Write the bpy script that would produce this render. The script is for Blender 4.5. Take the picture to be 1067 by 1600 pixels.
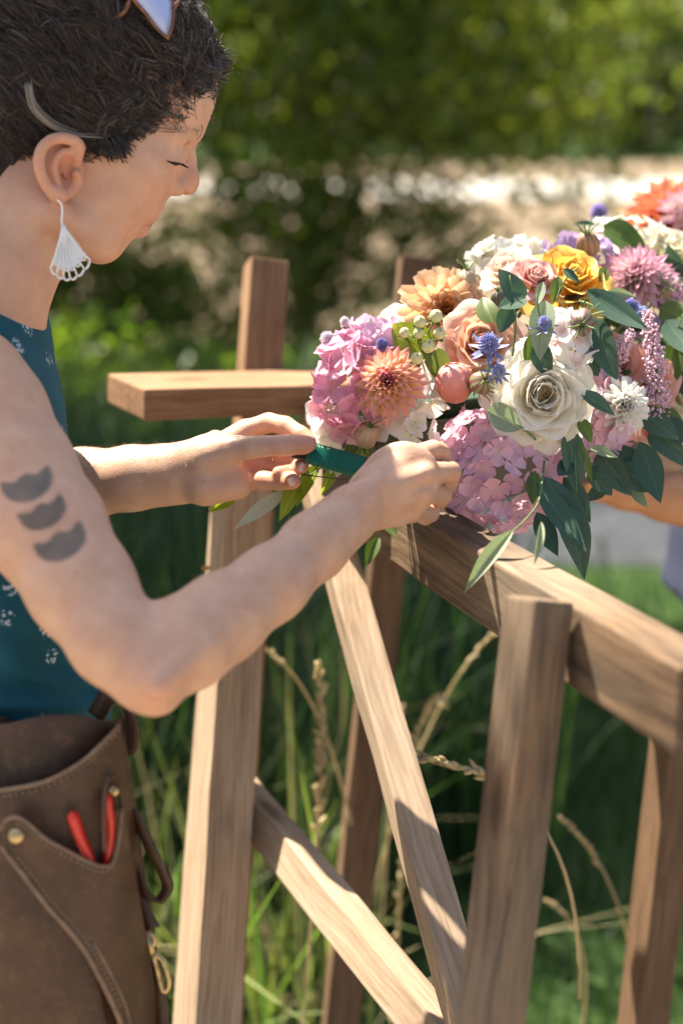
import bpy, bmesh, math, random
import numpy as np
from mathutils import Vector, Matrix, Quaternion

for _o in list(bpy.data.objects):
    bpy.data.objects.remove(_o)
SC = bpy.context.scene
COL = SC.collection
R = math.radians

# ------------------------------------------------------------------ camera, sky, sun, exposure
PITCH = 15.0
CAM = Vector((0, 0, 1.55))
FPX = 50.0 / 36.0 * 1600.0
cam_d = bpy.data.cameras.new('camera')
cam = bpy.data.objects.new('camera', cam_d)
COL.objects.link(cam)
cam.location = CAM
cam.rotation_euler = (R(90 - PITCH), 0, 0)
cam_d.sensor_fit = 'VERTICAL'
cam_d.sensor_height = 36
cam_d.lens = 50
cam_d.clip_start = 0.05
cam_d.clip_end = 2000
cam_d.dof.use_dof = True
cam_d.dof.focus_distance = 1.345
cam_d.dof.aperture_fstop = 2.3
SC.camera = cam

SUN_TO = Vector((-0.38, 0.36, 0.85)).normalized()
world = bpy.data.worlds.new('World')
SC.world = world
world.use_nodes = True
wn = world.node_tree.nodes
wl = world.node_tree.links
bg = wn['Background']
sky = wn.new('ShaderNodeTexSky')
sky.sky_type = 'NISHITA'
sky.sun_disc = False
sky.air_density = 1.0
sky.dust_density = 2.5
sky.ozone_density = 0.6
sky.sun_elevation = math.asin(SUN_TO.z)
sky.sun_rotation = math.atan2(SUN_TO.x, SUN_TO.y)
wl.new(sky.outputs[0], bg.inputs[0])
bg.inputs[1].default_value = 0.062
sun_d = bpy.data.lights.new('sun', 'SUN')
sun_d.energy = 5.0
sun_d.angle = R(0.55)
sun_d.color = (1.0, 0.91, 0.78)
sun = bpy.data.objects.new('sun', sun_d)
COL.objects.link(sun)
sun.rotation_euler = SUN_TO.to_track_quat('Z', 'Y').to_euler()
SC.view_settings.view_transform = 'Standard'
SC.view_settings.look = 'None'
SC.view_settings.exposure = 1.95
SC.view_settings.gamma = 1
SC.view_settings.use_curve_mapping = False
SC.view_settings.use_white_balance = True
SC.view_settings.white_balance_temperature = 6650
SC.view_settings.white_balance_tint = 9
SC.cycles.use_denoising = True
try:
    SC.cycles.denoiser = 'OPENIMAGEDENOISE'
except Exception:
    pass
SC.cycles.max_bounces = 8
SC.cycles.diffuse_bounces = 4
SC.cycles.glossy_bounces = 3
SC.cycles.transmission_bounces = 6
SC.cycles.caustics_reflective = False
SC.cycles.caustics_refractive = False
SC.cycles.sample_clamp_indirect = 6

# ------------------------------------------------------------------ helpers
_p = R(PITCH)
CR = Vector((1, 0, 0))
CF = Vector((0, math.cos(_p), -math.sin(_p)))
CU = Vector((0, math.sin(_p), math.cos(_p)))


def at(px, py, d):
    """world point seen at photograph pixel (px, py), d metres along the view axis"""
    return CAM + CF * d + CR * ((px - 533.5) / FPX * d) + CU * ((800 - py) / FPX * d)


def m_px(n, d):
    return n * d / FPX


def camdir(a, b, c):
    """direction from right, up and toward-the-viewer shares"""
    return (CR * a + CU * b - CF * c).normalized()


def tag(o, label=None, cat=None, group=None, kind=None):
    if label: o['label'] = label
    if cat: o['category'] = cat
    if group: o['group'] = group
    if kind: o['kind'] = kind
    return o


def link(name, me, mat=None, parent=None, M=None):
    o = bpy.data.objects.new(name, me)
    COL.objects.link(o)
    if mat is not None and me is not None and len(me.materials) == 0:
        me.materials.append(mat)
    if parent is not None:
        o.parent = parent
    if M is not None:
        o.matrix_basis = M
    return o


def empty(name, loc=(0, 0, 0), M=None):
    o = bpy.data.objects.new(name, None)
    COL.objects.link(o)
    o.empty_display_size = 0.02
    if M is not None:
        o.matrix_basis = M
    else:
        o.location = loc
    return o


def rel(parent, Mworld):
    """matrix of a world placement inside a parent (top-level parent)"""
    return parent.matrix_basis.inverted() @ Mworld


def mesh(name, V, F, smooth=True, mat=None, col=None):
    me = bpy.data.meshes.new(name)
    if isinstance(V, np.ndarray) and isinstance(F, np.ndarray):
        nv, nf, k = len(V), len(F), F.shape[1]
        me.vertices.add(nv)
        me.vertices.foreach_set('co', V.astype(np.float32).ravel())
        me.loops.add(nf * k)
        me.loops.foreach_set('vertex_index', F.astype(np.int32).ravel())
        me.polygons.add(nf)
        me.polygons.foreach_set('loop_start', np.arange(0, nf * k, k, dtype=np.int32))
        me.polygons.foreach_set('loop_total', np.full(nf, k, dtype=np.int32))
        me.update(calc_edges=True)
    else:
        me.from_pydata([tuple(v) for v in V], [], [tuple(f) for f in F])
        me.update()
    if smooth:
        me.polygons.foreach_set('use_smooth', np.ones(len(me.polygons), dtype=bool))
    if col is not None:
        at_ = me.attributes.new('Col', 'FLOAT_COLOR', 'POINT')
        c = np.asarray(col, dtype=np.float32)
        if c.ndim == 1:
            c = np.stack([c, c, c, np.ones_like(c)], 1)
        elif c.shape[1] == 3:
            c = np.concatenate([c, np.ones((len(c), 1), np.float32)], 1)
        at_.data.foreach_set('color', c.ravel())
    if mat is not None:
        me.materials.append(mat)
    return me


def frame_z(n, up=None, origin=(0, 0, 0)):
    """matrix whose Z axis is n"""
    z = Vector(n).normalized()
    u = Vector(up) if up is not None else Vector((0, 0, 1))
    if abs(z.dot(u.normalized())) > 0.97:
        u = Vector((1, 0, 0)) if abs(z.x) < 0.9 else Vector((0, 1, 0))
    x = u.cross(z).normalized()
    y = z.cross(x)
    M = Matrix((x, y, z)).transposed().to_4x4()
    M.translation = Vector(origin)
    return M


def tube(points, radii, sides=8, cap=True, closed=False):
    """swept tube; returns V, F"""
    pts = [Vector(p) for p in points]
    n = len(pts)
    if not hasattr(radii, '__len__'):
        radii = [radii] * n
    V, F = [], []
    prev = None
    for i in range(n):
        if closed:
            t = (pts[(i + 1) % n] - pts[i - 1])
        else:
            t = pts[min(i + 1, n - 1)] - pts[max(i - 1, 0)]
        t = t.normalized() if t.length > 1e-9 else Vector((0, 0, 1))
        if prev is None:
            a = Vector((0, 0, 1)) if abs(t.z) < 0.9 else Vector((1, 0, 0))
            u = t.cross(a).normalized()
        else:
            u = (prev - t * prev.dot(t)).normalized()
        prev = u
        w = t.cross(u)
        r = radii[i]
        ru, rw = (r if hasattr(r, '__len__') else (r, r))
        for k in range(sides):
            a = 2 * math.pi * k / sides
            V.append(pts[i] + u * (ru * math.cos(a)) + w * (rw * math.sin(a)))
    m = n if closed else n - 1
    for i in range(m):
        for k in range(sides):
            a = i * sides + k
            b = i * sides + (k + 1) % sides
            j = (i + 1) % n
            F.append((a, b, j * sides + (k + 1) % sides, j * sides + k))
    if cap and not closed:
        F.append(tuple(range(sides - 1, -1, -1)))
        F.append(tuple((n - 1) * sides + k for k in range(sides)))
    return V, F


def join_vf(parts):
    V, F = [], []
    for v, f in parts:
        o = len(V)
        V += list(v)
        F += [tuple(i + o for i in q) for q in f]
    return V, F


def bez(p0, p1, p2, n=10):
    p0, p1, p2 = Vector(p0), Vector(p1), Vector(p2)
    return [p0 * (1 - t) ** 2 + p1 * 2 * t * (1 - t) + p2 * t * t for t in [i / (n - 1) for i in range(n)]]


def catmull(P, n=8):
    P = [Vector(p) for p in P]
    Q = [P[0] * 2 - P[1]] + P + [P[-1] * 2 - P[-2]]
    out = []
    for i in range(1, len(Q) - 2):
        for k in range(n):
            t = k / n
            a, b, c, d = Q[i - 1], Q[i], Q[i + 1], Q[i + 2]
            out.append(0.5 * (2 * b + (c - a) * t + (2 * a - 5 * b + 4 * c - d) * t * t + (3 * b - a - 3 * c + d) * t ** 3))
    out.append(P[-1])
    return out


# ------------------------------------------------------------------ materials
def new_mat(name):
    m = bpy.data.materials.new(name)
    m.use_nodes = True
    nt = m.node_tree
    return m, nt, nt.nodes, nt.links, nt.nodes['Principled BSDF']


def nd(N, kind, **kw):
    n = N.new('ShaderNode' + kind)
    for k, v in kw.items():
        setattr(n, k, v)
    return n


def ramp(N, stops, interp='LINEAR'):
    r = N.new('ShaderNodeValToRGB')
    r.color_ramp.interpolation = interp
    e = r.color_ramp.elements
    while len(e) < len(stops):
        e.new(0.5)
    for i, (p, c) in enumerate(stops):
        e[i].position = p
        e[i].color = (*c, 1) if len(c) == 3 else c
    return r


def mixc(N, L, fac, a, b, mode='MIX'):
    m = N.new('ShaderNodeMix')
    m.data_type = 'RGBA'
    m.blend_type = mode
    for sock, v in ((0, fac), (6, a), (7, b)):
        if hasattr(v, 'links'):
            L.new(v, m.inputs[sock])
        elif v is not None:
            m.inputs[sock].default_value = (*v, 1) if hasattr(v, '__len__') and len(v) == 3 else v
    return m.outputs[2]


def bump(N, L, height, strength=0.3, dist=0.01):
    b = N.new('ShaderNodeBump')
    b.inputs['Strength'].default_value = strength
    b.inputs['Distance'].default_value = dist
    L.new(height, b.inputs['Height'])
    return b.outputs[0]


def simple(name, col, rough=0.6, metal=0.0, noise=0.0, nscale=60, bumpy=0.0, coat=0.0, var=None):
    m, nt, N, L, P = new_mat(name)
    P.inputs['Roughness'].default_value = rough
    P.inputs['Metallic'].default_value = metal
    if coat:
        P.inputs['Coat Weight'].default_value = coat
    tc = nd(N, 'TexCoord')
    no = nd(N, 'TexNoise')
    no.inputs['Scale'].default_value = nscale
    no.inputs['Detail'].default_value = 5
    L.new(tc.outputs['Object'], no.inputs['Vector'])
    dark = tuple(c * (1 - noise) for c in col)
    lite = tuple(min(1, c * (1 + noise)) for c in (var or col))
    r = ramp(N, [(0.3, dark), (0.7, lite)])
    L.new(no.outputs[0], r.inputs[0])
    L.new(r.outputs[0], P.inputs['Base Color'])
    if bumpy:
        L.new(bump(N, L, no.outputs[0], bumpy, 0.002), P.inputs['Normal'])
    return m


def foliage_mat(name, c1, c2, rough=0.5, trans=0.35, island=True, back=None, tcol=None, spec=0.4):
    """thin leaf: colour differs from leaf to leaf, light comes through"""
    m, nt, N, L, P = new_mat(name)
    out = N['Material Output']
    if island:
        src = nd(N, 'NewGeometry').outputs['Random Per Island']
    else:
        src = nd(N, 'ObjectInfo').outputs['Random']
    r = ramp(N, [(0.0, c1), (1.0, c2)])
    L.new(src, r.inputs[0])
    tc = nd(N, 'TexCoord')
    no = nd(N, 'TexNoise')
    no.inputs['Scale'].default_value = 40 if not island else 6
    L.new(tc.outputs['Object'], no.inputs['Vector'])
    rr = ramp(N, [(0.25, (0.7, 0.7, 0.7)), (0.75, (1.2, 1.2, 1.1))])
    L.new(no.outputs[0], rr.inputs[0])
    c = mixc(N, L, 1.0, r.outputs[0], rr.outputs[0], 'MULTIPLY')
    if not island:
        # paler midrib along the leaf and faint side veins
        sx = nd(N, 'SeparateXYZ')
        L.new(tc.outputs['Object'], sx.inputs[0])
        ab = nd(N, 'Math', operation='ABSOLUTE')
        L.new(sx.outputs[0], ab.inputs[0])
        rm = ramp(N, [(0.012, (1.5, 1.45, 1.35)), (0.035, (1, 1, 1))])
        L.new(ab.outputs[0], rm.inputs[0])
        c = mixc(N, L, 1.0, c, rm.outputs[0], 'MULTIPLY')
        vv = nd(N, 'Math', operation='MULTIPLY_ADD')
        L.new(ab.outputs[0], vv.inputs[0])
        vv.inputs[1].default_value = -0.9
        L.new(sx.outputs[1], vv.inputs[2])
        sn = nd(N, 'Math', operation='SINE')
        ml = nd(N, 'Math', operation='MULTIPLY')
        L.new(vv.outputs[0], ml.inputs[0])
        ml.inputs[1].default_value = 75.0
        L.new(ml.outputs[0], sn.inputs[0])
        rv = ramp(N, [(0.0, (0.93, 0.93, 0.93)), (0.9, (1, 1, 1)), (1.0, (1.12, 1.12, 1.1))])
        L.new(sn.outputs[0], rv.inputs[0])
        c = mixc(N, L, 1.0, c, rv.outputs[0], 'MULTIPLY')
    if back is not None:
        geo = nd(N, 'NewGeometry')
        c = mixc(N, L, geo.outputs['Backfacing'], c, back)
    L.new(c, P.inputs['Base Color'])
    P.inputs['Roughness'].default_value = rough
    P.inputs['Specular IOR Level'].default_value = spec
    tr = nd(N, 'BsdfTranslucent')
    t2 = mixc(N, L, 1.0, c, tcol or (1.5, 1.7, 0.6), 'MULTIPLY')
    L.new(t2, tr.inputs[0])
    mx = nd(N, 'MixShader')
    mx.inputs[0].default_value = trans
    L.new(P.outputs[0], mx.inputs[1])
    L.new(tr.outputs[0], mx.inputs[2])
    L.new(mx.outputs[0], out.inputs[0])
    return m


_pm = {}


def petal_mat(name, base, tip, rough=0.6, trans=0.3, mid=None, var=0.12):
    """petal colour from base to tip (stored on the petal as Col), light comes through"""
    if name in _pm:
        return _pm[name]
    m, nt, N, L, P = new_mat(name)
    out = N['Material Output']
    a = nd(N, 'Attribute', attribute_name='Col')
    st = [(0.0, base), (1.0, tip)] if mid is None else [(0.0, base), (0.5, mid), (1.0, tip)]
    r = ramp(N, st)
    L.new(a.outputs['Fac'], r.inputs[0])
    oi = nd(N, 'ObjectInfo')
    rv = ramp(N, [(0.0, (1 - var, 1 - var * 1.1, 1 - var)), (1.0, (1 + var * 0.6, 1 + var * 0.6, 1 + var * 0.6))])
    L.new(oi.outputs['Random'], rv.inputs[0])
    c = mixc(N, L, 1.0, r.outputs[0], rv.outputs[0], 'MULTIPLY')
    # fine veins running along the petal
    uv = nd(N, 'TexCoord')
    mp = nd(N, 'Mapping')
    mp.inputs['Scale'].default_value = (900, 60, 60)
    L.new(uv.outputs['Object'], mp.inputs['Vector'])
    no = nd(N, 'TexNoise')
    no.inputs['Scale'].default_value = 1.0
    L.new(mp.outputs[0], no.inputs['Vector'])
    rr = ramp(N, [(0.3, (0.92, 0.9, 0.92)), (0.7, (1.03, 1.03, 1.03))])
    L.new(no.outputs[0], rr.inputs[0])
    c = mixc(N, L, 1.0, c, rr.outputs[0], 'MULTIPLY')
    L.new(c, P.inputs['Base Color'])
    P.inputs['Roughness'].default_value = rough
    P.inputs['Specular IOR Level'].default_value = 0.25
    L.new(bump(N, L, no.outputs[0], 0.15, 0.001), P.inputs['Normal'])
    tr = nd(N, 'BsdfTranslucent')
    L.new(c, tr.inputs[0])
    mx = nd(N, 'MixShader')
    mx.inputs[0].default_value = trans
    L.new(P.outputs[0], mx.inputs[1])
    L.new(tr.outputs[0], mx.inputs[2])
    L.new(mx.outputs[0], out.inputs[0])
    _pm[name] = m
    return m


def wood_mat(name, light, dark, grey=0.0, seed=0.0, blotch=0.5):
    """sawn timber, grain along the board's own Z"""
    m, nt, N, L, P = new_mat(name)
    tc = nd(N, 'TexCoord')
    oi = nd(N, 'ObjectInfo')
    ad = nd(N, 'VectorMath', operation='ADD')
    sc = nd(N, 'VectorMath', operation='SCALE')
    cmb = nd(N, 'CombineXYZ')
    for k in range(3):
        L.new(oi.outputs['Random'], cmb.inputs[k])
    L.new(cmb.outputs[0], sc.inputs[0])
    sc.inputs[3].default_value = 7.0 + seed
    L.new(tc.outputs['Object'], ad.inputs[0])
    L.new(sc.outputs[0], ad.inputs[1])
    # broad wobble so that the grain is not ruler-straight
    wob = nd(N, 'TexNoise')
    wob.inputs['Scale'].default_value = 3.5
    L.new(ad.outputs[0], wob.inputs['Vector'])
    mp0 = nd(N, 'Mapping')
    mp0.inputs['Scale'].default_value = (1, 1, 0.07)
    L.new(ad.outputs[0], mp0.inputs['Vector'])
    wv = nd(N, 'VectorMath', operation='MULTIPLY_ADD')
    L.new(wob.outputs['Color'], wv.inputs[0])
    wv.inputs[1].default_value = (0.035, 0.035, 0.0)
    L.new(mp0.outputs[0], wv.inputs[2])
    rings = nd(N, 'TexNoise')
    rings.inputs['Scale'].default_value = 110
    rings.inputs['Detail'].default_value = 6
    rings.inputs['Roughness'].default_value = 0.7
    L.new(wv.outputs[0], rings.inputs['Vector'])
    wave = nd(N, 'TexWave', wave_type='RINGS', rings_direction='Z')
    wave.inputs['Scale'].default_value = 62
    wave.inputs['Distortion'].default_value = 5.5
    wave.inputs['Detail'].default_value = 3
    wave.inputs['Detail Scale'].default_value = 1.5
    L.new(wv.outputs[0], wave.inputs['Vector'])
    mid = tuple(0.55 * a + 0.45 * b for a, b in zip(light, dark))
    r1 = ramp(N, [(0.32, dark), (0.5, mid), (0.66, light)])
    L.new(rings.outputs[0], r1.inputs[0])
    r2 = ramp(N, [(0.0, (0.84, 0.79, 0.74)), (0.5, (1, 1, 1)), (1.0, (1.05, 1.04, 1.02))])
    L.new(wave.outputs['Fac'], r2.inputs[0])
    c = mixc(N, L, 0.75, r1.outputs[0], r2.outputs[0], 'MULTIPLY')
    # weather stains
    mp = nd(N, 'Mapping')
    mp.inputs['Scale'].default_value = (14, 14, 3.0)
    L.new(ad.outputs[0], mp.inputs['Vector'])
    st = nd(N, 'TexNoise')
    st.inputs['Scale'].default_value = 1.0
    st.inputs['Detail'].default_value = 6
    L.new(mp.outputs[0], st.inputs['Vector'])
    r3 = ramp(N, [(0.32, (1 - blotch, 1 - blotch, 1 - blotch * 0.95)), (0.55, (1, 1, 1))])
    L.new(st.outputs[0], r3.inputs[0])
    c = mixc(N, L, 1.0, c, r3.outputs[0], 'MULTIPLY')
    if grey:
        g = ramp(N, [(0.35, (0, 0, 0)), (0.7, (grey, grey, grey))])
        L.new(wob.outputs[0], g.inputs[0])
        c = mixc(N, L, g.outputs[0], c, (0.40, 0.36, 0.29))
    # knots
    vo = nd(N, 'TexVoronoi')
    mpv = nd(N, 'Mapping')
    mpv.inputs['Scale'].default_value = (9, 9, 3.3)
    L.new(ad.outputs[0], mpv.inputs['Vector'])
    L.new(mpv.outputs[0], vo.inputs['Vector'])
    vo.inputs['Scale'].default_value = 1.0
    r4 = ramp(N, [(0.06, (0.35, 0.26, 0.2)), (0.13, (1, 1, 1))])
    L.new(vo.outputs['Distance'], r4.inputs[0])
    c = mixc(N, L, 0.8, c, r4.outputs[0], 'MULTIPLY')
    L.new(c, P.inputs['Base Color'])
    P.inputs['Roughness'].default_value = 0.8
    P.inputs['Specular IOR Level'].default_value = 0.15
    L.new(bump(N, L, rings.outputs[0], 0.6, 0.0015), P.inputs['Normal'])
    return m

# ------------------------------------------------------------------ setting: ground, path, field, trees
rng = np.random.default_rng(11)
random.seed(5)


def ground_mat(name, stops, scale=3.0, fine=40, bumpy=0.4):
    m, nt, N, L, P = new_mat(name)
    tc = nd(N, 'TexCoord')
    n1 = nd(N, 'TexNoise')
    n1.inputs['Scale'].default_value = scale
    n1.inputs['Detail'].default_value = 6
    n2 = nd(N, 'TexNoise')
    n2.inputs['Scale'].default_value = fine
    n2.inputs['Detail'].default_value = 6
    for n in (n1, n2):
        L.new(tc.outputs['Object'], n.inputs['Vector'])
    r = ramp(N, stops)
    L.new(n1.outputs[0], r.inputs[0])
    r2 = ramp(N, [(0.3, (0.6, 0.6, 0.6)), (0.7, (1.2, 1.2, 1.2))])
    L.new(n2.outputs[0], r2.inputs[0])
    c = mixc(N, L, 1.0, r.outputs[0], r2.outputs[0], 'MULTIPLY')
    L.new(c, P.inputs['Base Color'])
    P.inputs['Roughness'].default_value = 0.95
    P.inputs['Specular IOR Level'].default_value = 0.1
    L.new(bump(N, L, n2.outputs[0], bumpy, 0.02), P.inputs['Normal'])
    return m


def sheet(name, x0, x1, y0, y1, z, mat, nx=2, ny=2, wob=0.0):
    X = np.linspace(x0, x1, nx)
    Y = np.linspace(y0, y1, ny)
    V = []
    for j in range(ny):
        for i in range(nx):
            w = wob if (j in (0, ny - 1)) else 0
            V.append((X[i], Y[j] + w * math.sin(X[i] * 1.7 + j) + w * 0.5 * math.sin(X[i] * 4.1), z))
    F = [(j * nx + i, j * nx + i + 1, (j + 1) * nx + i + 1, (j + 1) * nx + i) for j in range(ny - 1) for i in range(nx - 1)]
    o = link(name, mesh(name, V, F, smooth=False), mat)
    tag(o, kind='structure')
    return o


M_lawn = ground_mat('lawn soil and turf', [(0.3, (0.025, 0.05, 0.014)), (0.55, (0.04, 0.075, 0.022)), (0.75, (0.07, 0.09, 0.035))], 2.0)
M_dry = ground_mat('dry straw field', [(0.3, (0.13, 0.095, 0.06)), (0.52, (0.22, 0.165, 0.115)), (0.75, (0.10, 0.105, 0.05))], 0.6, 8)
M_grey = ground_mat('grey gravel', [(0.3, (0.045, 0.05, 0.06)), (0.7, (0.075, 0.08, 0.09))], 4, 120)
sheet('ground', -400, 400, -60, 900, 0.0, M_lawn)
sheet('dry_field', -60, 90, 10.5, 75, 0.006, M_dry, 40, 3, 0.5)
M_bounce = ground_mat('sandy bounce ground', [(0.3, (0.26, 0.21, 0.165)), (0.7, (0.37, 0.31, 0.245))], 2.5, 60)
sheet('sandy_bounce_ground', -40, 40, -40, 1.62, 0.006, M_bounce, 80, 3, 0.12)  # unseen sand sheet added on the viewer's side for warm bounce light
sheet('gravel_path', 0.35, 14, 4.95, 6.6, 0.006, M_grey, 30, 2, 0.08)

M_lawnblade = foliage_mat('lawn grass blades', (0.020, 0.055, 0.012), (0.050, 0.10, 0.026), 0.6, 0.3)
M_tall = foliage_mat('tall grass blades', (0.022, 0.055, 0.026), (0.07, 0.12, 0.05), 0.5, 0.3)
M_straw = foliage_mat('dry grass straw', (0.42, 0.33, 0.17), (0.62, 0.52, 0.32), 0.7, 0.3, tcol=(1.1, 1.0, 0.8))


def blades(n, xr, yr, hr, wr, lean, rg, keep=None, z0=0.0):
    """curved grass blades as strips of 3 quads"""
    x = rg.uniform(*xr, n)
    y = rg.uniform(*yr, n)
    if keep is not None:
        k = keep(x, y, rg.uniform(0, 1, n))
        x, y = x[k], y[k]
    n = len(x)
    h = rg.uniform(*hr, n)
    w = rg.uniform(*wr, n)
    a = rg.uniform(0, 2 * np.pi, n)
    ln = np.abs(rg.normal(0, lean, n)) * h
    t = np.array([0, 0.35, 0.7, 1.0])
    V = np.zeros((n, 4, 2, 3))
    ww = np.array([1.0, 0.85, 0.55, 0.08])
    for i in range(4):
        cx = x + np.cos(a) * ln * t[i] ** 2
        cy = y + np.sin(a) * ln * t[i] ** 2
        cz = z0 + h * t[i] * (1 - 0.25 * t[i] * np.minimum(1, ln / h))
        dx, dy = -np.sin(a) * w * ww[i] / 2, np.cos(a) * w * ww[i] / 2
        V[:, i, 0] = np.stack([cx - dx, cy - dy, cz], 1)
        V[:, i, 1] = np.stack([cx + dx, cy + dy, cz], 1)
    V = V.reshape(-1, 3)
    b = (np.arange(n) * 8)[:, None]
    F = np.concatenate([b + np.array([[2 * i, 2 * i + 1, 2 * i + 3, 2 * i + 2]]) for i in range(3)], 1).reshape(-1, 4)
    return V, F


V, F = blades(60000, (-3.5, 6.5), (1.55, 9.5), (0.05, 0.13), (0.004, 0.009), 0.5, rng,
              keep=lambda x, y, r: ~((x > 0.35) & (y > 4.9) & (y < 6.65)))
tag(link('lawn_grass', mesh('lawn_grass', V, F), M_lawnblade), 'short green lawn grass around the wooden frame', 'grass', kind='stuff')
V, F = blades(15000, (-3.2, 0.9), (2.35, 5.2), (0.35, 0.95), (0.006, 0.014), 0.35, rng,
              keep=lambda x, y, r: (r < 1.0 - 0.75 * np.clip((x - 0.05) / 0.4, 0, 1) - .25 * (x > .45)) & (y > 2.35 + 0.35 * np.sin(x * 5)))
tag(link('tall_grass', mesh('tall_grass', V, F), M_tall), 'dark tall meadow grass growing behind the wooden frame', 'grass', kind='stuff')
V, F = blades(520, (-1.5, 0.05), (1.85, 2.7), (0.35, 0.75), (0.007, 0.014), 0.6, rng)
M_lit = foliage_mat('sunlit grass blades', (0.06, 0.12, 0.03), (0.30, 0.32, 0.15), 0.5, 0.4)  # pale yellow-green stands for sunlit blades
tag(link('sunlit_grass', mesh('sunlit_grass', V, F), M_lit), 'loose grass blades coloured pale green as if sunlit, close behind the frame', 'grass', kind='stuff')


V, F = blades(170, (-1.4, 0.12), (2.0, 3.2), (0.3, 0.8), (0.0025, 0.006), 0.9, rng)
tag(link('dry_grass', mesh('dry_grass', V, F), M_straw), 'tangled dry straw blades in the meadow behind the frame', 'grass', kind='stuff')


def leaf_cloud(n, centre_fn, size, rg, flat=0.4):
    """n leaf-shaped quads folded along the midrib at positions given by centre_fn"""
    C = centre_fn(n)
    n = len(C)
    d = rg.normal(0, 1, (n, 3))
    d[:, 2] -= 0.35
    d /= np.linalg.norm(d, axis=1)[:, None]
    u = rg.normal(0, 1, (n, 3))
    u[:, 2] *= flat
    s = np.cross(d, u)
    s /= np.linalg.norm(s, axis=1)[:, None] + 1e-9
    nn = np.cross(s, d)
    L_ = rg.uniform(size * 0.6, size * 1.35, n)[:, None]
    W = L_ * rg.uniform(0.2, 0.32, n)[:, None]
    V = np.stack([C, C + d * L_ * 0.5 + s * W + nn * W * 0.35, C + d * L_, C + d * L_ * 0.5 - s * W + nn * W * 0.35], 1).reshape(-1, 3)
    b = (np.arange(n) * 4)[:, None]
    F = np.concatenate([b + np.array([[0, 1, 2]]), b + np.array([[0, 2, 3]])], 1).reshape(-1, 3)
    return V, F


def crown_fn(lobes, rg, shell=0.55, clump=0.22, per=60):
    """positions: clumps of leaves scattered through a union of ellipsoid lobes, denser towards the outside"""
    def fn(n):
        nc = max(1, n // per)
        w = np.array([l[1][0] * l[1][1] * l[1][2] for l in lobes])
        idx = rg.choice(len(lobes), nc, p=w / w.sum())
        c = np.array([l[0] for l in lobes])[idx]
        r = np.array([l[1] for l in lobes])[idx]
        d = rg.normal(0, 1, (nc, 3))
        d /= np.linalg.norm(d, axis=1)[:, None]
        rad = rg.uniform(shell ** 3, 1, nc) ** (1 / 3)
        cc = c + d * r * rad[:, None]
        p = np.repeat(cc, per, 0) + rg.normal(0, clump, (nc * per, 3)) * np.array([1, 1, 0.7])
        return p[p[:, 2] > 0.03]
    return fn


M_bark = simple('grey brown bark', (0.12, 0.09, 0.065), 0.9, noise=0.5, nscale=14, bumpy=0.8)
M_leafdark = foliage_mat('dark tree leaves', (0.045, 0.09, 0.02), (0.18, 0.23, 0.045), 0.38, 0.5)
M_leafmid = foliage_mat('mid green leaves', (0.05, 0.09, 0.02), (0.24, 0.25, 0.05), 0.42, 0.5)
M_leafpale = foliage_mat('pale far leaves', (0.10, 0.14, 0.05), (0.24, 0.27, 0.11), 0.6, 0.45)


def tree(name, base, height, lobes, nleaf, leaf, mat, label, cat='tree', group=None, limbs=6, trunk_r=0.12, shell=0.5, clump=0.22, seed=1):
    rg = np.random.default_rng(seed)
    b = Vector(base)
    root = empty(name, b)
    tag(root, label, cat, group)
    segs = []
    top = Vector((b.x + rg.uniform(-.2, .2), b.y, height * 0.8))
    pts = catmull([b, b.lerp(top, .35) + Vector((rg.uniform(-.1, .1), 0, 0)), b.lerp(top, .7), top], 4)
    segs.append(tube(pts, [trunk_r * (1 - 0.8 * i / len(pts)) for i in range(len(pts))], 9))
    for k in range(limbs):
        c, r = lobes[k % len(lobes)]
        s = pts[int(len(pts) * rg.uniform(.2, .75))]
        e = Vector(c) + Vector(rg.uniform(-.75, .75, 3) * np.array(r))
        e.z = max(e.z, 0.5)
        mid = s.lerp(e, .5) + Vector(rg.uniform(-.15, .15, 3))
        q = bez(s, mid, e, 7)
        segs.append(tube(q, [trunk_r * 0.42 * (1 - 0.85 * i / 7) for i in range(7)], 6))
    V_, F_ = join_vf(segs)
    link('trunk', mesh('trunk', [v - b for v in V_], F_), M_bark, root)
    V_, F_ = leaf_cloud(nleaf, crown_fn(lobes, rg, shell, clump), leaf, rg)
    link('crown', mesh('crown', V_ - np.array(b), F_), mat, root)
    return root


# two broad trees over the edge of the lawn: high dark crowns, open below
tree('broad_tree', (-2.3, 9.6, 0), 6.5, [((-2.2, 9.3, 3.6), (2.0, 1.7, 2.4)), ((-0.8, 8.7, 2.7), (1.2, 1.1, 1.75)), ((-2.6, 8.4, 2.2), (1.2, 1.0, 1.6))],
     19000, 0.11, M_leafdark, 'dark leafy tree behind the woman, crown hanging over her head', seed=3, trunk_r=0.16)
tree('broad_tree', (-0.3, 11.2, 0), 6.8, [((0.8, 9.9, 3.7), (1.8, 1.6, 2.45)), ((0.1, 9.0, 2.5), (1.2, 1.0, 1.6)), ((0.3, 8.9, 1.5), (1.1, .5, .55)), ((1.1, 9.0, 1.75), (.5, .5, .6)), ((0.95, 8.8, 1.3), (.7, .4, .4))],
     19000, 0.11, M_leafmid, 'olive green tree in the middle distance above the flowers', seed=8, trunk_r=0.14)
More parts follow.
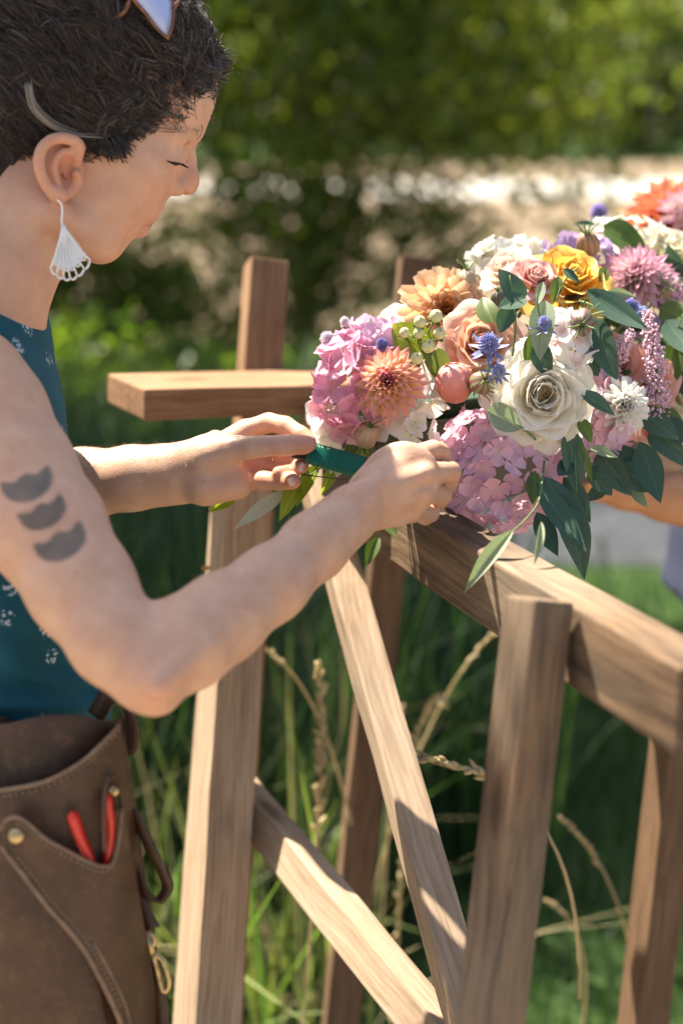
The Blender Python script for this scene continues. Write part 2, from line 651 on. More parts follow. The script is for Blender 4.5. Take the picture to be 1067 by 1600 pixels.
# low shrubs with gaps
tree('low_shrub', (-2.0, 7.6, 0), 1.0, [((-2.0, 7.6, 0.75), (0.95, .5, .65)), ((-1.2, 7.9, .6), (.7, .5, .55))], 7500, 0.075, M_leafmid,
     'airy shrub with round gaps behind the chin of the woman', 'shrub', limbs=8, trunk_r=.03, shell=.2, clump=.13, seed=5)
tree('low_shrub', (-0.55, 8.6, 0), 1.0, [((-.5, 8.6, .7), (.8, .5, .55)), ((.35, 8.8, .85), (.6, .4, .35))], 5000, 0.075, M_leafmid,
     'sparse shrub in front of the straw field behind the left post', 'shrub', limbs=8, trunk_r=.03, shell=.2, clump=.13, seed=6)
tree('low_shrub', (-2.6, 6.3, 0), .8, [((-2.2, 6.2, .35), (1.3, .5, .36)), ((-1.0, 6.4, .3), (.9, .5, .3))], 14000, 0.07, M_leafdark,
     'low dark shrub at the foot of the trees left', 'shrub', limbs=6, trunk_r=.03, shell=.2, clump=.12, seed=7)
# branch reaching in at top right
tree('overhanging_tree', (4.6, 8.2, 0), 4.6, [((2.6, 7.4, 2.55), (.85, .6, .4)), ((4.3, 8.2, 3.6), (1.6, 1.2, 1.5))], 6000, 0.09, M_leafmid,
     'tree with a thin branch reaching in at the top right corner', seed=12, trunk_r=.11, limbs=8, clump=.2)
# unseen tall tree added left of the view, shaped so its limbs shade the meadow, the woman's shoulder and near arm
SH = lambda px, py, d, t: tuple(at(px, py, d) + SUN_TO * t)
sh_lobes = [(SH(px, py, d, 3.8), (.10, .10, .06)) for px, py, d in ((-90, 600, 1.2), (-30, 690, 1.18), (30, 760, 1.15), (80, 840, 1.13), (130, 920, 1.11), (190, 1000, 1.09), (250, 1050, 1.08), (320, 975, 1.11), (380, 930, 1.14), (20, 60, 1.25), (-40, 160, 1.27))]  # leaf clumps set along sun rays to keep light off arm and head
st_ = tree('added_shade_tree', (-5.2, 6.0, 0), 8.5, [((-4.2, 6.2, 6.5), (1.6, 1.4, 1.0)), ((-3.0, 5.9, 6.2), (1.3, 1.1, .7)), ((-1.7, 6.0, 6.4), (1.1, 1.0, .5))],
     32000, 0.10, M_leafmid, 'unseen tall tree added left of the woman to shade her arm and the meadow', seed=21, trunk_r=.2, limbs=10, clump=.2, shell=.1)
rg = np.random.default_rng(40)
V, F = leaf_cloud(4800, crown_fn(sh_lobes, rg, .1, .045), 0.07, rg)
link('shade_bough_leaves', mesh('shade_bough_leaves', V - np.array(st_.location), F), M_leafmid, st_)
q = catmull([Vector((-5.1, 6.0, 4.4)), Vector((-3.4, 3.6, 4.5)), Vector(sh_lobes[0][0]), Vector(sh_lobes[4][0]), Vector(sh_lobes[8][0])], 5)
V_, F_ = tube([p - st_.location for p in q], [.05 - .042 * k / len(q) for k in range(len(q))], 7)
link('shade_bough', mesh('shade_bough', V_, F_), M_bark, st_)
# far tree row
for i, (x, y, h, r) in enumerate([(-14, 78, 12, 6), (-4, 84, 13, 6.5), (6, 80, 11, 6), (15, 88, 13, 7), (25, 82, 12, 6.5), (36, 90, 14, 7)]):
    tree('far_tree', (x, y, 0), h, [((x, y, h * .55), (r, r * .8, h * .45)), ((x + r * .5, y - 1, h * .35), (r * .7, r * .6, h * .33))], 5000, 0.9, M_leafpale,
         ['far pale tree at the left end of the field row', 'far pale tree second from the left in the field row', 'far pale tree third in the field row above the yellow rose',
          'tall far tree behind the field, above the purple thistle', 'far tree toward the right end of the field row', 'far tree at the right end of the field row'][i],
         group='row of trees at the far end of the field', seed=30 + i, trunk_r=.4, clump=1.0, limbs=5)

# pale dusty road across the field
M_road = ground_mat('pale dusty road', [(0.3, (0.42, 0.395, 0.36)), (0.7, (0.52, 0.49, 0.45))], 1.5, 12)
sheet('dusty_road', -70, 95, 35, 47, 0.012, M_road, 40, 2, 0.3)


# single stalks with seed heads
def stalk(base, tip, bend, head_len, n_sp, mat, label, group='dry grass stalks with seed heads', droop=0.0, seed=0, fat=1.0):
    rg = random.Random(seed)
    b, t = Vector(base), Vector(tip)
    root = empty('grass_stalk', b)
    tag(root, label, 'grass stalk', group)
    c = b.lerp(t, .55) + Vector(bend)
    P = bez(b, c, t, 16)
    V_, F_ = tube([p - b for p in P], [0.0024 - 0.0012 * i / 16 for i in range(16)], 5)
    link('stem', mesh('stem', V_, F_), mat, root)
    parts = []
    total = (P[-1] - P[-2]).length * 15
    for k in range(n_sp):
        f = 1 - (k / n_sp) * head_len / total
        i = f * 15
        a = int(min(14, max(0, i)))
        p = P[a].lerp(P[a + 1], i - a)
        d = (P[a + 1] - P[a]).normalized()
        side = Vector((rg.uniform(-1, 1), rg.uniform(-1, 1), rg.uniform(-.6, .6) - droop))
        dirn = (d * 1.1 + side * .55).normalized()
        L_ = rg.uniform(.010, .017) * fat
        q = [p, p + dirn * L_ * .4, p + dirn * L_ * .75, p + dirn * L_]
        parts.append(tube([x - b for x in q], [.0008, .0024 * fat, .002 * fat, .0003], 5))
    V_, F_ = join_vf(parts)
    tag(link('seed_head', mesh('seed_head', V_, F_), M_straw, root), kind='stuff')
    return root


stalk(at(470, 1640, 1.9), at(500, 1050, 1.75), (.02, 0, .1), .16, 60, M_straw, 'upright dry seed head between left post and white brace', seed=1, fat=1.3, droop=.5)
stalk(at(905, 1560, 1.62), at(645, 1185, 1.5), (.10, 0, .12), .12, 50, M_straw, 'drooping wheat-like seed head beside the front post', seed=2, fat=1.25)
stalk(at(560, 1500, 2.2), at(770, 990, 2.0), (-.03, 0, .12), .08, 16, M_straw, 'thin pale stalk bending right below the beam', seed=3)
stalk(at(620, 1500, 2.1), at(690, 1090, 1.95), (-.02, 0, .22), .12, 34, M_straw, 'feathery pale seed head hanging behind the back post', seed=4, droop=1.2, fat=1.4)
stalk(at(590, 1560, 2.2), at(625, 1110, 2.05), (.0, 0, .12), .10, 26, M_straw, 'small tan seed head close to the back post', seed=6, droop=.8)
stalk(at(1000, 1640, 2.0), at(880, 1280, 1.9), (.05, 0, .06), .09, 22, M_straw, 'faint dry stalk right of the front post', seed=7)
stalk(at(905, 1640, 2.1), at(860, 1410, 2.0), (.05, 0, .06), .07, 18, M_straw, 'lowest dry stalk on the dark lawn at right', seed=9)
stalk(at(560, 1350, 2.0), at(405, 1010, 1.85), (.03, 0, .1), .05, 12, M_straw, 'short stalk leaning left behind the left post', seed=10)
stalk(at(950, 1100, 4.0), at(940, 850, 3.8), (.02, 0, .05), .10, 12, M_straw, 'blurred straw stalk in front of the gravel path', seed=11, fat=2)

# ------------------------------------------------------------------ the wooden frame
M_cedar = wood_mat('warm cedar timber', (0.33, 0.20, 0.115), (0.17, 0.095, 0.052), 0.0, 0.0, 0.25)
M_pale = wood_mat('bleached sunlit timber', (0.45, 0.335, 0.235), (0.25, 0.165, 0.10), 0.2, 1.0, 0.25)  # bleached tan, kept paler to stand for sunlit boards too
M_old = wood_mat('weathered grey brown timber', (0.23, 0.145, 0.082), (0.045, 0.025, 0.014), 0.3, 2.0, 0.68)
M_brown = wood_mat('dark brown shaded timber', (0.19, 0.118, 0.070), (0.09, 0.054, 0.032), 0.0, 3.0, 0.3)  # darker brown stands for shade on the rear posts


def board(name, A, B, w, h, side, mat, parent, bevel=0.003, seed=0):
    """sawn board from A to B; w measured along 'side', h across it"""
    A, B = Vector(A), Vector(B)
    z = (B - A).normalized()
    s = Vector(side)
    x = (s - z * s.dot(z)).normalized()
    y = z.cross(x)
    Lg = (B - A).length
    Mw = Matrix((x, y, z)).transposed().to_4x4()
    Mw.translation = A
    bm = bmesh.new()
    rg = random.Random(seed + int(Lg * 1000))
    n = max(2, int(Lg / 0.08))
    rows = []
    for i in range(n + 1):
        zz = Lg * i / n
        jx, jy = rg.uniform(-.0008, .0008), rg.uniform(-.0008, .0008)
        rows.append([bm.verts.new((sx * (w / 2) + jx + rg.uniform(-.0006, .0006), sy * (h / 2) + jy + rg.uniform(-.0006, .0006), zz)) for sx, sy in ((-1, -1), (1, -1), (1, 1), (-1, 1))])
    for i in range(n):
        for k in range(4):
            bm.faces.new((rows[i][k], rows[i][(k + 1) % 4], rows[i + 1][(k + 1) % 4], rows[i + 1][k]))
    bm.faces.new(rows[0][::-1])
    bm.faces.new(rows[-1])
    bm.normal_update()
    ed = [e for e in bm.edges if e.calc_face_angle(0) > 0.5]
    bmesh.ops.bevel(bm, geom=ed, offset=bevel, segments=2, affect='EDGES', profile=0.6)
    me = bpy.data.meshes.new(name)
    bm.to_mesh(me)
    bm.free()
    return link(name, me, mat, parent, rel(parent, Mw))


def to_ground(A, B, z=0.0):
    """carry the line A-B on until it meets the ground"""
    A, B = Vector(A), Vector(B)
    t = (A.z - z) / (A.z - B.z)
    return A + (B - A) * t


frame = empty('wooden_arbour_frame', (0.1, 1.5, 0))
tag(frame, 'rustic timber arbour frame of square posts, beams and diagonal braces carrying the flowers', 'wooden frame')
bpy.context.view_layer.update()
front_side = (1, 0.22, 0)
# left post: short head above the crossbar, leg below
A = at(416, 412, 1.86); B = at(340, 1600, 1.72)
Bg = to_ground(A, B)
board('post', Bg, A, .050, .05, (1, .32, 0), M_cedar, frame, seed=1)
# doubled leg below the crossbar, closer to the viewer
A = at(385, 690, 1.68); B = at(328, 1600, 1.60)
board('post', to_ground(A, B), A, .054, .052, (1, .50, 0), M_pale, frame, seed=2)
A = at(352, 720, 1.73); B = at(287, 1600, 1.66)
board('batten', to_ground(A, B), A, .014, .04, (1, .5, 0), M_pale, frame, seed=3, bevel=.002)
# crossbar pointing left
A = at(196, 620, 1.66); B = at(640, 605, 1.84)
board('crossbar', A, B, .036, .128, (0, 0, 1), M_cedar, frame, seed=4)
# back post behind the flowers
A = at(651, 405, 2.0); B = at(533, 1600, 2.0)
board('post', to_ground(A, B), A, .048, .05, (1, .1, 0), M_brown, frame, seed=5)
# far right post
A = at(1062, 1080, 1.75); B = at(1005, 1600, 1.80)
board('post', to_ground(A, B), A, .045, .05, (1, .3, 0), M_brown, frame, seed=6)
# long brace from the crossbar to the foot of the front post
A = at(480, 700, 1.66); B = at(733, 1600, 1.30)
board('brace', A + (A - B) * .02, B + (B - A) * .06, .036, .036, (1, .55, .25), M_pale, frame, seed=7)
# low brace from the left leg
A = at(352, 1212, 1.735); B = at(672, 1600, 1.38)
board('brace', A, B + (B - A) * .35, .040, .040, (.55, -.25, .75), M_pale, frame, seed=8)
# main beam coming toward the viewer at the right
A = at(560, 776, 1.62); B = at(1100, 1110, 0.98)
board('beam', A, B, .044, .066, (1, .45, 0), M_old, frame, seed=9)
# second beam carrying the flowers to the right
A = at(472, 668, 1.70); B = at(1240, 730, 1.90)
board('beam', A, B, .040, .04, (0, 0, 1), M_pale, frame, seed=10)
# front post
A = at(842, 935, 1.10); B = at(766, 1600, 1.10)
board('post', to_ground(A, B), A, .040, .038, (1, .62, 0), M_old, frame, seed=11)
# short orange twig sticking out of the left post
V_, F_ = tube([at(318, 888, 1.67), at(352, 886, 1.70)], .0024, 8)
b0 = at(318, 888, 1.67)
tag(link('orange_twig', mesh('orange_twig', [v - b0 for v in V_], F_), simple('orange twig bark', (0.55, 0.22, 0.06), .7), None, Matrix.Translation(b0)),
    'short orange twig sticking out left of the post', 'twig')

# ------------------------------------------------------------------ bodies: one continuous surface grown from a distance field
class Vol:
    def __init__(s, lo, hi, h):
        s.lo = np.array(lo, float)
        s.h = h
        s.n = np.ceil((np.array(hi) - s.lo) / h).astype(int) + 1
        s.a = np.full(s.n, 1.0, np.float32)

    def _box(s, lo, hi, m):
        i0 = np.clip(np.floor((np.array(lo) - m - s.lo) / s.h).astype(int), 0, s.n)
        i1 = np.clip(np.ceil((np.array(hi) + m - s.lo) / s.h).astype(int) + 1, 0, s.n)
        return i0, i1

    def put(s, lo, hi, fn, k=0.004, sub=False):
        m = 2.5 * k + 4 * s.h
        i0, i1 = s._box(lo, hi, m)
        if np.any(i1 <= i0):
            return
        ax = [(s.lo[c] + s.h * np.arange(i0[c], i1[c])).astype(np.float32) for c in range(3)]
        X, Y, Z = ax[0][:, None, None], ax[1][None, :, None], ax[2][None, None, :]
        d = fn(X, Y, Z)
        sl = s.a[i0[0]:i1[0], i0[1]:i1[1], i0[2]:i1[2]]
        if sub:
            d = -d
            hh = np.clip(0.5 - 0.5 * (sl - d) / k, 0, 1)
            sl[...] = d * hh + sl * (1 - hh) + k * hh * (1 - hh)
        else:
            hh = np.clip(0.5 + 0.5 * (sl - d) / k, 0, 1)
            sl[...] = d * hh + sl * (1 - hh) - k * hh * (1 - hh)

    def cone(s, a, b, ra, rb, k=0.004, sub=False):
        a, b = np.array(a, float), np.array(b, float)
        r = max(ra, rb)
        ab = b - a
        l2 = float(ab @ ab) + 1e-12

        def fn(X, Y, Z):
            px, py, pz = X - a[0], Y - a[1], Z - a[2]
            t = np.clip((px * ab[0] + py * ab[1] + pz * ab[2]) / l2, 0, 1)
            return np.sqrt((px - t * ab[0]) ** 2 + (py - t * ab[1]) ** 2 + (pz - t * ab[2]) ** 2) - (ra + t * (rb - ra))
        s.put(np.minimum(a, b) - r, np.maximum(a, b) + r, fn, k, sub)

    def chain(s, pts, k=0.004):
        for (p, r), (q, t) in zip(pts[:-1], pts[1:]):
            s.cone(p, q, r, t, k)

    def ball(s, c, r, k=0.004, sub=False):
        s.cone(c, np.array(c) + 1e-5, r, r, k, sub)

    def ell(s, c, axes, radii, k=0.004, sub=False):
        """ellipsoid with axes (3 vectors)"""
        c = np.array(c, float)
        A = [np.array(a, float) / np.linalg.norm(a) for a in axes]
        rm = max(radii)
        r0 = min(radii)

        def fn(X, Y, Z):
            p = (X - c[0], Y - c[1], Z - c[2])
            q = [(p[0] * a[0] + p[1] * a[1] + p[2] * a[2]) / r for a, r in zip(A, radii)]
            k0 = np.sqrt(q[0] ** 2 + q[1] ** 2 + q[2] ** 2)
            k1 = np.sqrt((q[0] / radii[0]) ** 2 + (q[1] / radii[1]) ** 2 + (q[2] / radii[2]) ** 2) + 1e-9
            return k0 * (k0 - 1.0) / k1
        s.put(c - rm, c + rm, fn, k, sub)

    def flat(s, a, b, side, ra, rb, k=0.006):
        """limb segment with elliptical section: ra, rb = (across side, other)"""
        a, b = np.array(a, float), np.array(b, float)
        z = (b - a)
        l2 = float(z @ z) + 1e-12
        zn = z / math.sqrt(l2)
        u = np.array(side, float)
        u = u - zn * (u @ zn)
        u /= np.linalg.norm(u)
        v = np.cross(zn, u)
        r = max(*ra, *rb)

        def fn(X, Y, Z):
            px, py, pz = X - a[0], Y - a[1], Z - a[2]
            t = np.clip((px * z[0] + py * z[1] + pz * z[2]) / l2, 0, 1)
            qx, qy, qz = px - t * z[0], py - t * z[1], pz - t * z[2]
            ru = ra[0] + t * (rb[0] - ra[0])
            rv = ra[1] + t * (rb[1] - ra[1])
            m = np.minimum(ru, rv)
            e = np.sqrt(((qx * u[0] + qy * u[1] + qz * u[2]) / ru) ** 2 + ((qx * v[0] + qy * v[1] + qz * v[2]) / rv) ** 2
                        + ((qx * zn[0] + qy * zn[1] + qz * zn[2]) / m) ** 2)
            return (e - 1) * m
        s.put(np.minimum(a, b) - r, np.maximum(a, b) + r, fn, k)

    def cut(s, point, normal):
        """remove everything on the +normal side"""
        p, n = np.array(point, float), np.array(normal, float)
        n = n / np.linalg.norm(n)
        ax = [(s.lo[c] + s.h * np.arange(s.n[c])).astype(np.float32) for c in range(3)]
        d = (ax[0][:, None, None] - p[0]) * n[0] + (ax[1][None, :, None] - p[1]) * n[1] + (ax[2][None, None, :] - p[2]) * n[2]
        np.maximum(s.a, d, out=s.a)

    def mesh(s):
        """surface nets"""
        a = s.a
        a[0] = a[-1] = 1
        a[:, 0] = a[:, -1] = 1
        a[:, :, 0] = a[:, :, -1] = 1
        ins = a < 0
        c = np.zeros(s.n - 1, np.uint8)
        nx, ny, nz = s.n - 1
        for i in (0, 1):
            for j in (0, 1):
                for k in (0, 1):
                    c += ins[i:i + nx, j:j + ny, k:k + nz]
        flat = np.flatnonzero((c > 0) & (c < 8))
        del c
        I, J, K = np.unravel_index(flat, (nx, ny, nz))
        P = np.zeros((len(flat), 3))
        W = np.zeros(len(flat))
        cor = [(i, j, k) for i in (0, 1) for j in (0, 1) for k in (0, 1)]
        val = {q: a[I + q[0], J + q[1], K + q[2]].astype(float) for q in cor}
        for q in cor:
            for ax in range(3):
                if q[ax] == 0:
                    r = list(q)
                    r[ax] = 1
                    v0, v1 = val[q], val[tuple(r)]
                    x = (v0 < 0) != (v1 < 0)
                    t = np.where(x, v0 / np.where(x, v0 - v1, 1), 0)
                    for d in range(3):
                        P[:, d] += np.where(x, q[d] + (t if d == ax else 0), 0)
                    W += x
        P = P / W[:, None] + np.stack([I, J, K], 1)
        V = s.lo + P * s.h
        quads = []
        for ax in range(3):
            sl0 = [slice(None)] * 3
            sl1 = [slice(None)] * 3
            sl0[ax] = slice(0, -1)
            sl1[ax] = slice(1, None)
            e0, e1 = ins[tuple(sl0)], ins[tuple(sl1)]
            for flip in (False, True):
                m = (e0 & ~e1) if not flip else (~e0 & e1)
                ijk = np.array(np.nonzero(m)).T
                o1, o2 = (ax + 1) % 3, (ax + 2) % 3
                cells = []
                for (p, q) in ((0, 0), (1, 0), (1, 1), (0, 1)):
                    cc = ijk.copy()
                    cc[:, o1] -= 1 - p
                    cc[:, o2] -= 1 - q
                    cells.append(np.searchsorted(flat, np.ravel_multi_index(cc.T, (nx, ny, nz))))
                Q = np.stack(cells, 1)
                quads.append(Q if not flip else Q[:, ::-1])
        return V, np.concatenate(quads)


def relax(V, F, it=2, lam=0.5):
    e = np.concatenate([F[:, [0, 1]], F[:, [1, 2]], F[:, [2, 3]], F[:, [3, 0]]])
    n = np.bincount(e.ravel(), minlength=len(V)).astype(float)
    for _ in range(it):
        s = np.zeros_like(V)
        for d in range(3):
            s[:, d] = np.bincount(e[:, 0], V[e[:, 1], d], len(V)) + np.bincount(e[:, 1], V[e[:, 0], d], len(V))
        V = V + lam * (s / n[:, None] - V)
    return V


def P3(px, py, d):
    return np.array(at(px, py, d))


def blob(V, c, r):
    return np.exp(-((V - np.array(c)) ** 2).sum(1) / (r * r))


def noise3(V, f, seed=0):
    """cheap smooth pseudo noise in -1..1"""
    rg = np.random.default_rng(seed)
    o = np.zeros(len(V))
    for i in range(7):
        d = rg.normal(0, 1, 3)
        d *= f * rg.uniform(.6, 1.6) / np.linalg.norm(d)
        o += np.sin(V @ d + rg.uniform(0, 6.28))
    return o / 4.0


SKIN = np.array((0.575, 0.36, 0.255))


def skin_mat(name):
    m, nt, N, L, P = new_mat(name)
    a = nd(N, 'Attribute', attribute_name='Col')
    tc = nd(N, 'TexCoord')
    no = nd(N, 'TexNoise')
    no.inputs['Scale'].default_value = 55
    no.inputs['Detail'].default_value = 6
    L.new(tc.outputs['Object'], no.inputs['Vector'])
    r = ramp(N, [(0.3, (0.91, 0.85, 0.82)), (0.7, (1.04, 1.05, 1.04))])
    L.new(no.outputs[0], r.inputs[0])
    c = mixc(N, L, 1.0, a.outputs['Color'], r.outputs[0], 'MULTIPLY')
    n3 = nd(N, 'TexVoronoi')
    n3.inputs['Scale'].default_value = 95
    L.new(tc.outputs['Object'], n3.inputs['Vector'])
    r3 = ramp(N, [(0.05, (0.82, 0.72, 0.66)), (0.14, (1, 1, 1))])
    L.new(n3.outputs['Distance'], r3.inputs[0])
    c = mixc(N, L, 0.6, c, r3.outputs[0], 'MULTIPLY')
    L.new(c, P.inputs['Base Color'])
    P.inputs['Roughness'].default_value = 0.48
    P.inputs['Specular IOR Level'].default_value = 0.35
    P.inputs['Subsurface Weight'].default_value = 0.18
    P.inputs['Subsurface Radius'].default_value = (1.0, 0.35, 0.2)
    P.inputs['Subsurface Scale'].default_value = 0.006
    n2 = nd(N, 'TexNoise')
    n2.inputs['Scale'].default_value = 700
    n2.inputs['Detail'].default_value = 3
    L.new(tc.outputs['Object'], n2.inputs['Vector'])
    nz = nd(N, 'TexNoise')
    nz.inputs['Scale'].default_value = 210
    nz.inputs['Detail'].default_value = 5
    nz.inputs['Distortion'].default_value = 1.5
    L.new(tc.outputs['Object'], nz.inputs['Vector'])
    sm = nd(N, 'Math', operation='ADD')
    L.new(n2.outputs[0], sm.inputs[0])
    L.new(nz.outputs[0], sm.inputs[1])
    L.new(bump(N, L, sm.outputs[0], 0.28, 0.001), P.inputs['Normal'])
    return m


M_skin = skin_mat('fair skin')


def nail(parent, c, n, tipdir, L_, W_, M):
    """finger nail: small curved plate"""
    z = Vector(n).normalized()
    y = Vector(tipdir)
    y = (y - z * y.dot(z)).normalized()
    x = y.cross(z)
    V_, F_ = [], []
    nu, nv = 6, 6
    for i in range(nu + 1):
        u = i / nu
        for j in range(nv + 1):
            v = j / nv * 2 - 1
            ww = W_ / 2 * (0.82 + .18 * u) * (1 if u < .75 else math.sqrt(max(0.05, 1 - ((u - .75) / .3) ** 2)))
            V_.append(x * (v * ww) + y * (L_ * (u - .5)) + z * (-(v * v) * W_ * .22 - .0006 * (1 if u > .9 else 0) + .0003))
    for i in range(nu):
        for j in range(nv):
            a = i * (nv + 1) + j
            F_.append((a, a + 1, a + nv + 2, a + nv + 1))
    Mw = Matrix.Translation(Vector(c))
    o = link('finger_nail', mesh('finger_nail', V_, F_), M, parent, rel(parent, Mw))
    return o


M_nail = simple('finger nail', (0.66, 0.42, 0.35), 0.25, noise=0.05)

# ---- the woman ------------------------------------------------------------------------------------
HD = 1.32                    # depth of the middle of her head
HS = FPX / HD
PSI = R(17)                  # head turned a little away from the viewer
hf = np.array(CR * math.cos(PSI) + CF * math.sin(PSI))     # facing
hn = np.array(CR * math.sin(PSI) - CF * math.cos(PSI))     # her right, the near side
hu = np.array(CU)
E0 = P3(100, 262, HD)


def HP(px, py, w=0.0):
    """point of her head that shows at (px, py), w metres toward the near side of its mid plane"""
    ray = np.array(at(px, py, 1.0)) - np.array(CAM)
    o = E0 + hn * w - np.array(CAM)
    return np.array(CAM) + ray * float(o @ hn) / float(ray @ hn)


def add_head(B):
    ax = (hf, hn, hu)
    B.ell(HP(135, 115, 0), ax, (.116, .080, .105), .02)
    B.ell(HP(172, 225, 0), ax, (.066, .066, .085), .03)          # face mass
    B.ell(HP(142, 312, 0), ax, (.041, .049, .050), .03)          # lower face
    B.ball(HP(262, 130, 0), .040, .03)                           # forehead
    B.ell(HP(243, 160, .022), ax, (.046, .040, .036), .02)
    B.ell(HP(243, 160, -.022), ax, (.046, .040, .036), .02)
    for w in (-1, 1):
        B.cone(HP(88, 335, .056 * w), HP(148, 378, .028 * w), .016, .015, .025)   # jaw
        B.ball(HP(218, 266, .040 * w), .023, .022)               # cheek bone
        B.ball(HP(180, 314, .030 * w), .019, .022)
        B.cone(HP(300, 205, .010 * w), HP(270, 212, .046 * w), .0090, .0080, .010)  # brow
    B.ball(HP(160, 380, 0), .0165, .018)                         # chin
    B.ball(HP(214, 320, 0), .0170, .016)                           # upper jaw
    for w in (-1, 1):
        B.ball(HP(300, 243, .030 * w), .0115, .008, True)        # eye sockets
        B.ball(HP(268, 247, .033 * w), .0125, .005)              # closed lids
    # nose
    B.chain([(HP(288, 222, 0), .0080), (HP(292, 250, 0), .0078), (HP(294, 280, 0), .0095), (HP(293, 290, 0), .0092)], .008)
    for w in (-1, 1):
        B.ball(HP(277, 293, .011 * w), .0084, .006)
        B.ball(HP(285, 303, .0065 * w), .0032, .003, True)
    # lips
    for w in (-1, 1):
        B.cone(HP(231, 337, 0), HP(208, 345, .018 * w), .0085, .0050, .004)
        B.cone(HP(219, 356, 0), HP(200, 356, .016 * w), .0085, .0050, .004)
        B.cone(HP(243, 347, 0), HP(202, 351, .022 * w), .0028, .0022, .002, True)
    # ears
    for w in (-1, 1):
        wo = .072 * w
        def EP(px, py, k=0.0):
            return HP(px if w > 0 else px - 45, py, wo + k * w)
        B.ell(EP(98, 262, .002), (hf * .95 - hn * .3 * w, hu, hn * .95 * w + hf * .3), (.021, .029, .0055), .006)
        hel = [EP(120, 250, .004), EP(125, 228, .008), EP(108, 217, .013), EP(82, 218, .016), EP(64, 236, .018), EP(62, 262, .017), EP(72, 288, .013), EP(86, 306, .009)]
        hel = catmull([Vector(p) for p in hel], 4)
        B.chain([(np.array(p), .0042) for p in hel], .003)
        B.chain([(np.array(p), .0028) for p in catmull([Vector(EP(112, 236, .006)), Vector(EP(94, 240, .012)), Vector(EP(84, 262, .012)), Vector(EP(94, 286, .009))], 4)], .003)
        B.ball(EP(93, 305, .007), .0072, .006)                   # lobe
        B.ell(EP(106, 270, .006), (hf, hu, hn), (.0085, .0125, .008), .004, True)
        B.ball(EP(120, 272, .004), .0046, .004)                  # tragus


W = Vol((-.64, .90, .90), (.26, 1.62, 1.72), 0.0023)
add_head(W)
# neck and trunk
nb = P3(-35, 480, 1.37)
W.flat(HP(95, 250, 0), HP(48, 335, 0), hn, (.052, .048), (.050, .050), .02)
W.flat(HP(48, 335, 0), HP(-28, 450, 0), hn, (.050, .050), (.056, .054), .02)
W.flat(HP(-28, 450, 0), P3(-60, 560, 1.37), hn, (.056, .054), (.082, .068), .03)
W.flat(P3(-60, 560, 1.37), P3(-75, 760, 1.36), hn, (.10, .072), (.115, .080), .04)
W.flat(P3(-75, 760, 1.36), P3(-60, 1150, 1.33), hn, (.115, .080), (.105, .075), .04)
# near (right) arm
sh = P3(-62, 618, 1.205)
W.cone(P3(-55, 590, 1.33), sh, .052, .056, .035)
up = [(sh, m_px(112, 1.2)), (P3(-32, 655, 1.185), m_px(106, 1.18)), (P3(20, 740, 1.165), m_px(97, 1.16)), (P3(72, 825, 1.14), m_px(91, 1.14)),
      (P3(128, 918, 1.115), m_px(82, 1.11)), (P3(182, 1000, 1.09), m_px(71, 1.09)), (P3(222, 1043, 1.08), m_px(62, 1.08))]
W.chain(up, .012)
W.ball(P3(247, 1084, 1.075), m_px(30, 1.08), .02)
W.cone(P3(250, 1070, 1.045), P3(320, 1010, 1.07), m_px(18, 1.06), m_px(14, 1.06), .025)                     # point of the elbow
fa = [(P3(236, 1040, 1.08), m_px(62, 1.08)), (P3(290, 1005, 1.10), m_px(72, 1.1)), (P3(345, 967, 1.125), m_px(68, 1.12)), (P3(422, 913, 1.16), m_px(57, 1.16)), (P3(490, 855, 1.20), m_px(49, 1.2)), (P3(545, 808, 1.235), m_px(45, 1.23))]
W.chain(fa, .012)
cF = np.array(CF)
side_r = np.array(camdir(.62, .72, .0))
W.flat(P3(490, 852, 1.20), P3(548, 803, 1.236), side_r, (m_px(50, 1.2), m_px(45, 1.2)), (m_px(49, 1.23), m_px(32, 1.23)), .012)
W.flat(P3(548, 803, 1.236), P3(585, 778, 1.253), side_r, (m_px(49, 1.23), m_px(32, 1.23)), (m_px(52, 1.25), m_px(28, 1.25)), .01)
W.ball(P3(541, 812, 1.209), .0085, .010)                             # wrist bone
# near hand: metacarpals with tendons
MC = {'index': (648, 715, 1.282), 'middle': (661, 741, 1.270), 'ring': (658, 771, 1.273), 'little': (644, 799, 1.286)}
WR = {'index': (582, 752, 1.252), 'middle': (584, 768, 1.246), 'ring': (582, 786, 1.249), 'little': (574, 806, 1.257)}
W.ell((P3(*MC['middle']) + P3(*WR['middle'])) / 2 + cF * .015, (np.array(camdir(.75, .55, 0)), np.array(camdir(-.6, .75, 0)), cF), (.040, .035, .013), .008)
for f in MC:
    W.cone(P3(*WR[f]), P3(*MC[f]), .0150, .0112 if f != 'little' else .0102, .0045)
    W.cone(P3(*WR[f]) * .35 + P3(*MC[f]) * .65 - cF * .0118, P3(*MC[f]) - cF * .0112, .0024, .0030, .004)
fr = {'index': [((648, 715, 1.282), .0118), ((676, 704, 1.303), .0098), ((687, 708, 1.312), .0100), ((692, 728, 1.330), .0090), ((674, 740, 1.338), .0078)],
      'middle': [((661, 741, 1.270), .0120), ((690, 738, 1.293), .0098), ((703, 738, 1.305), .0103), ((698, 757, 1.328), .0092), ((672, 760, 1.336), .0078)],
      'ring': [((658, 771, 1.273), .0114), ((680, 772, 1.297), .0094), ((690, 773, 1.308), .0096), ((682, 787, 1.330), .0088), ((658, 780, 1.337), .0076)],
      'little': [((644, 799, 1.286), .0104), ((664, 801, 1.306), .0084), ((672, 802, 1.315), .0086), ((664, 808, 1.334), .0078), ((643, 798, 1.339), .0068)]}
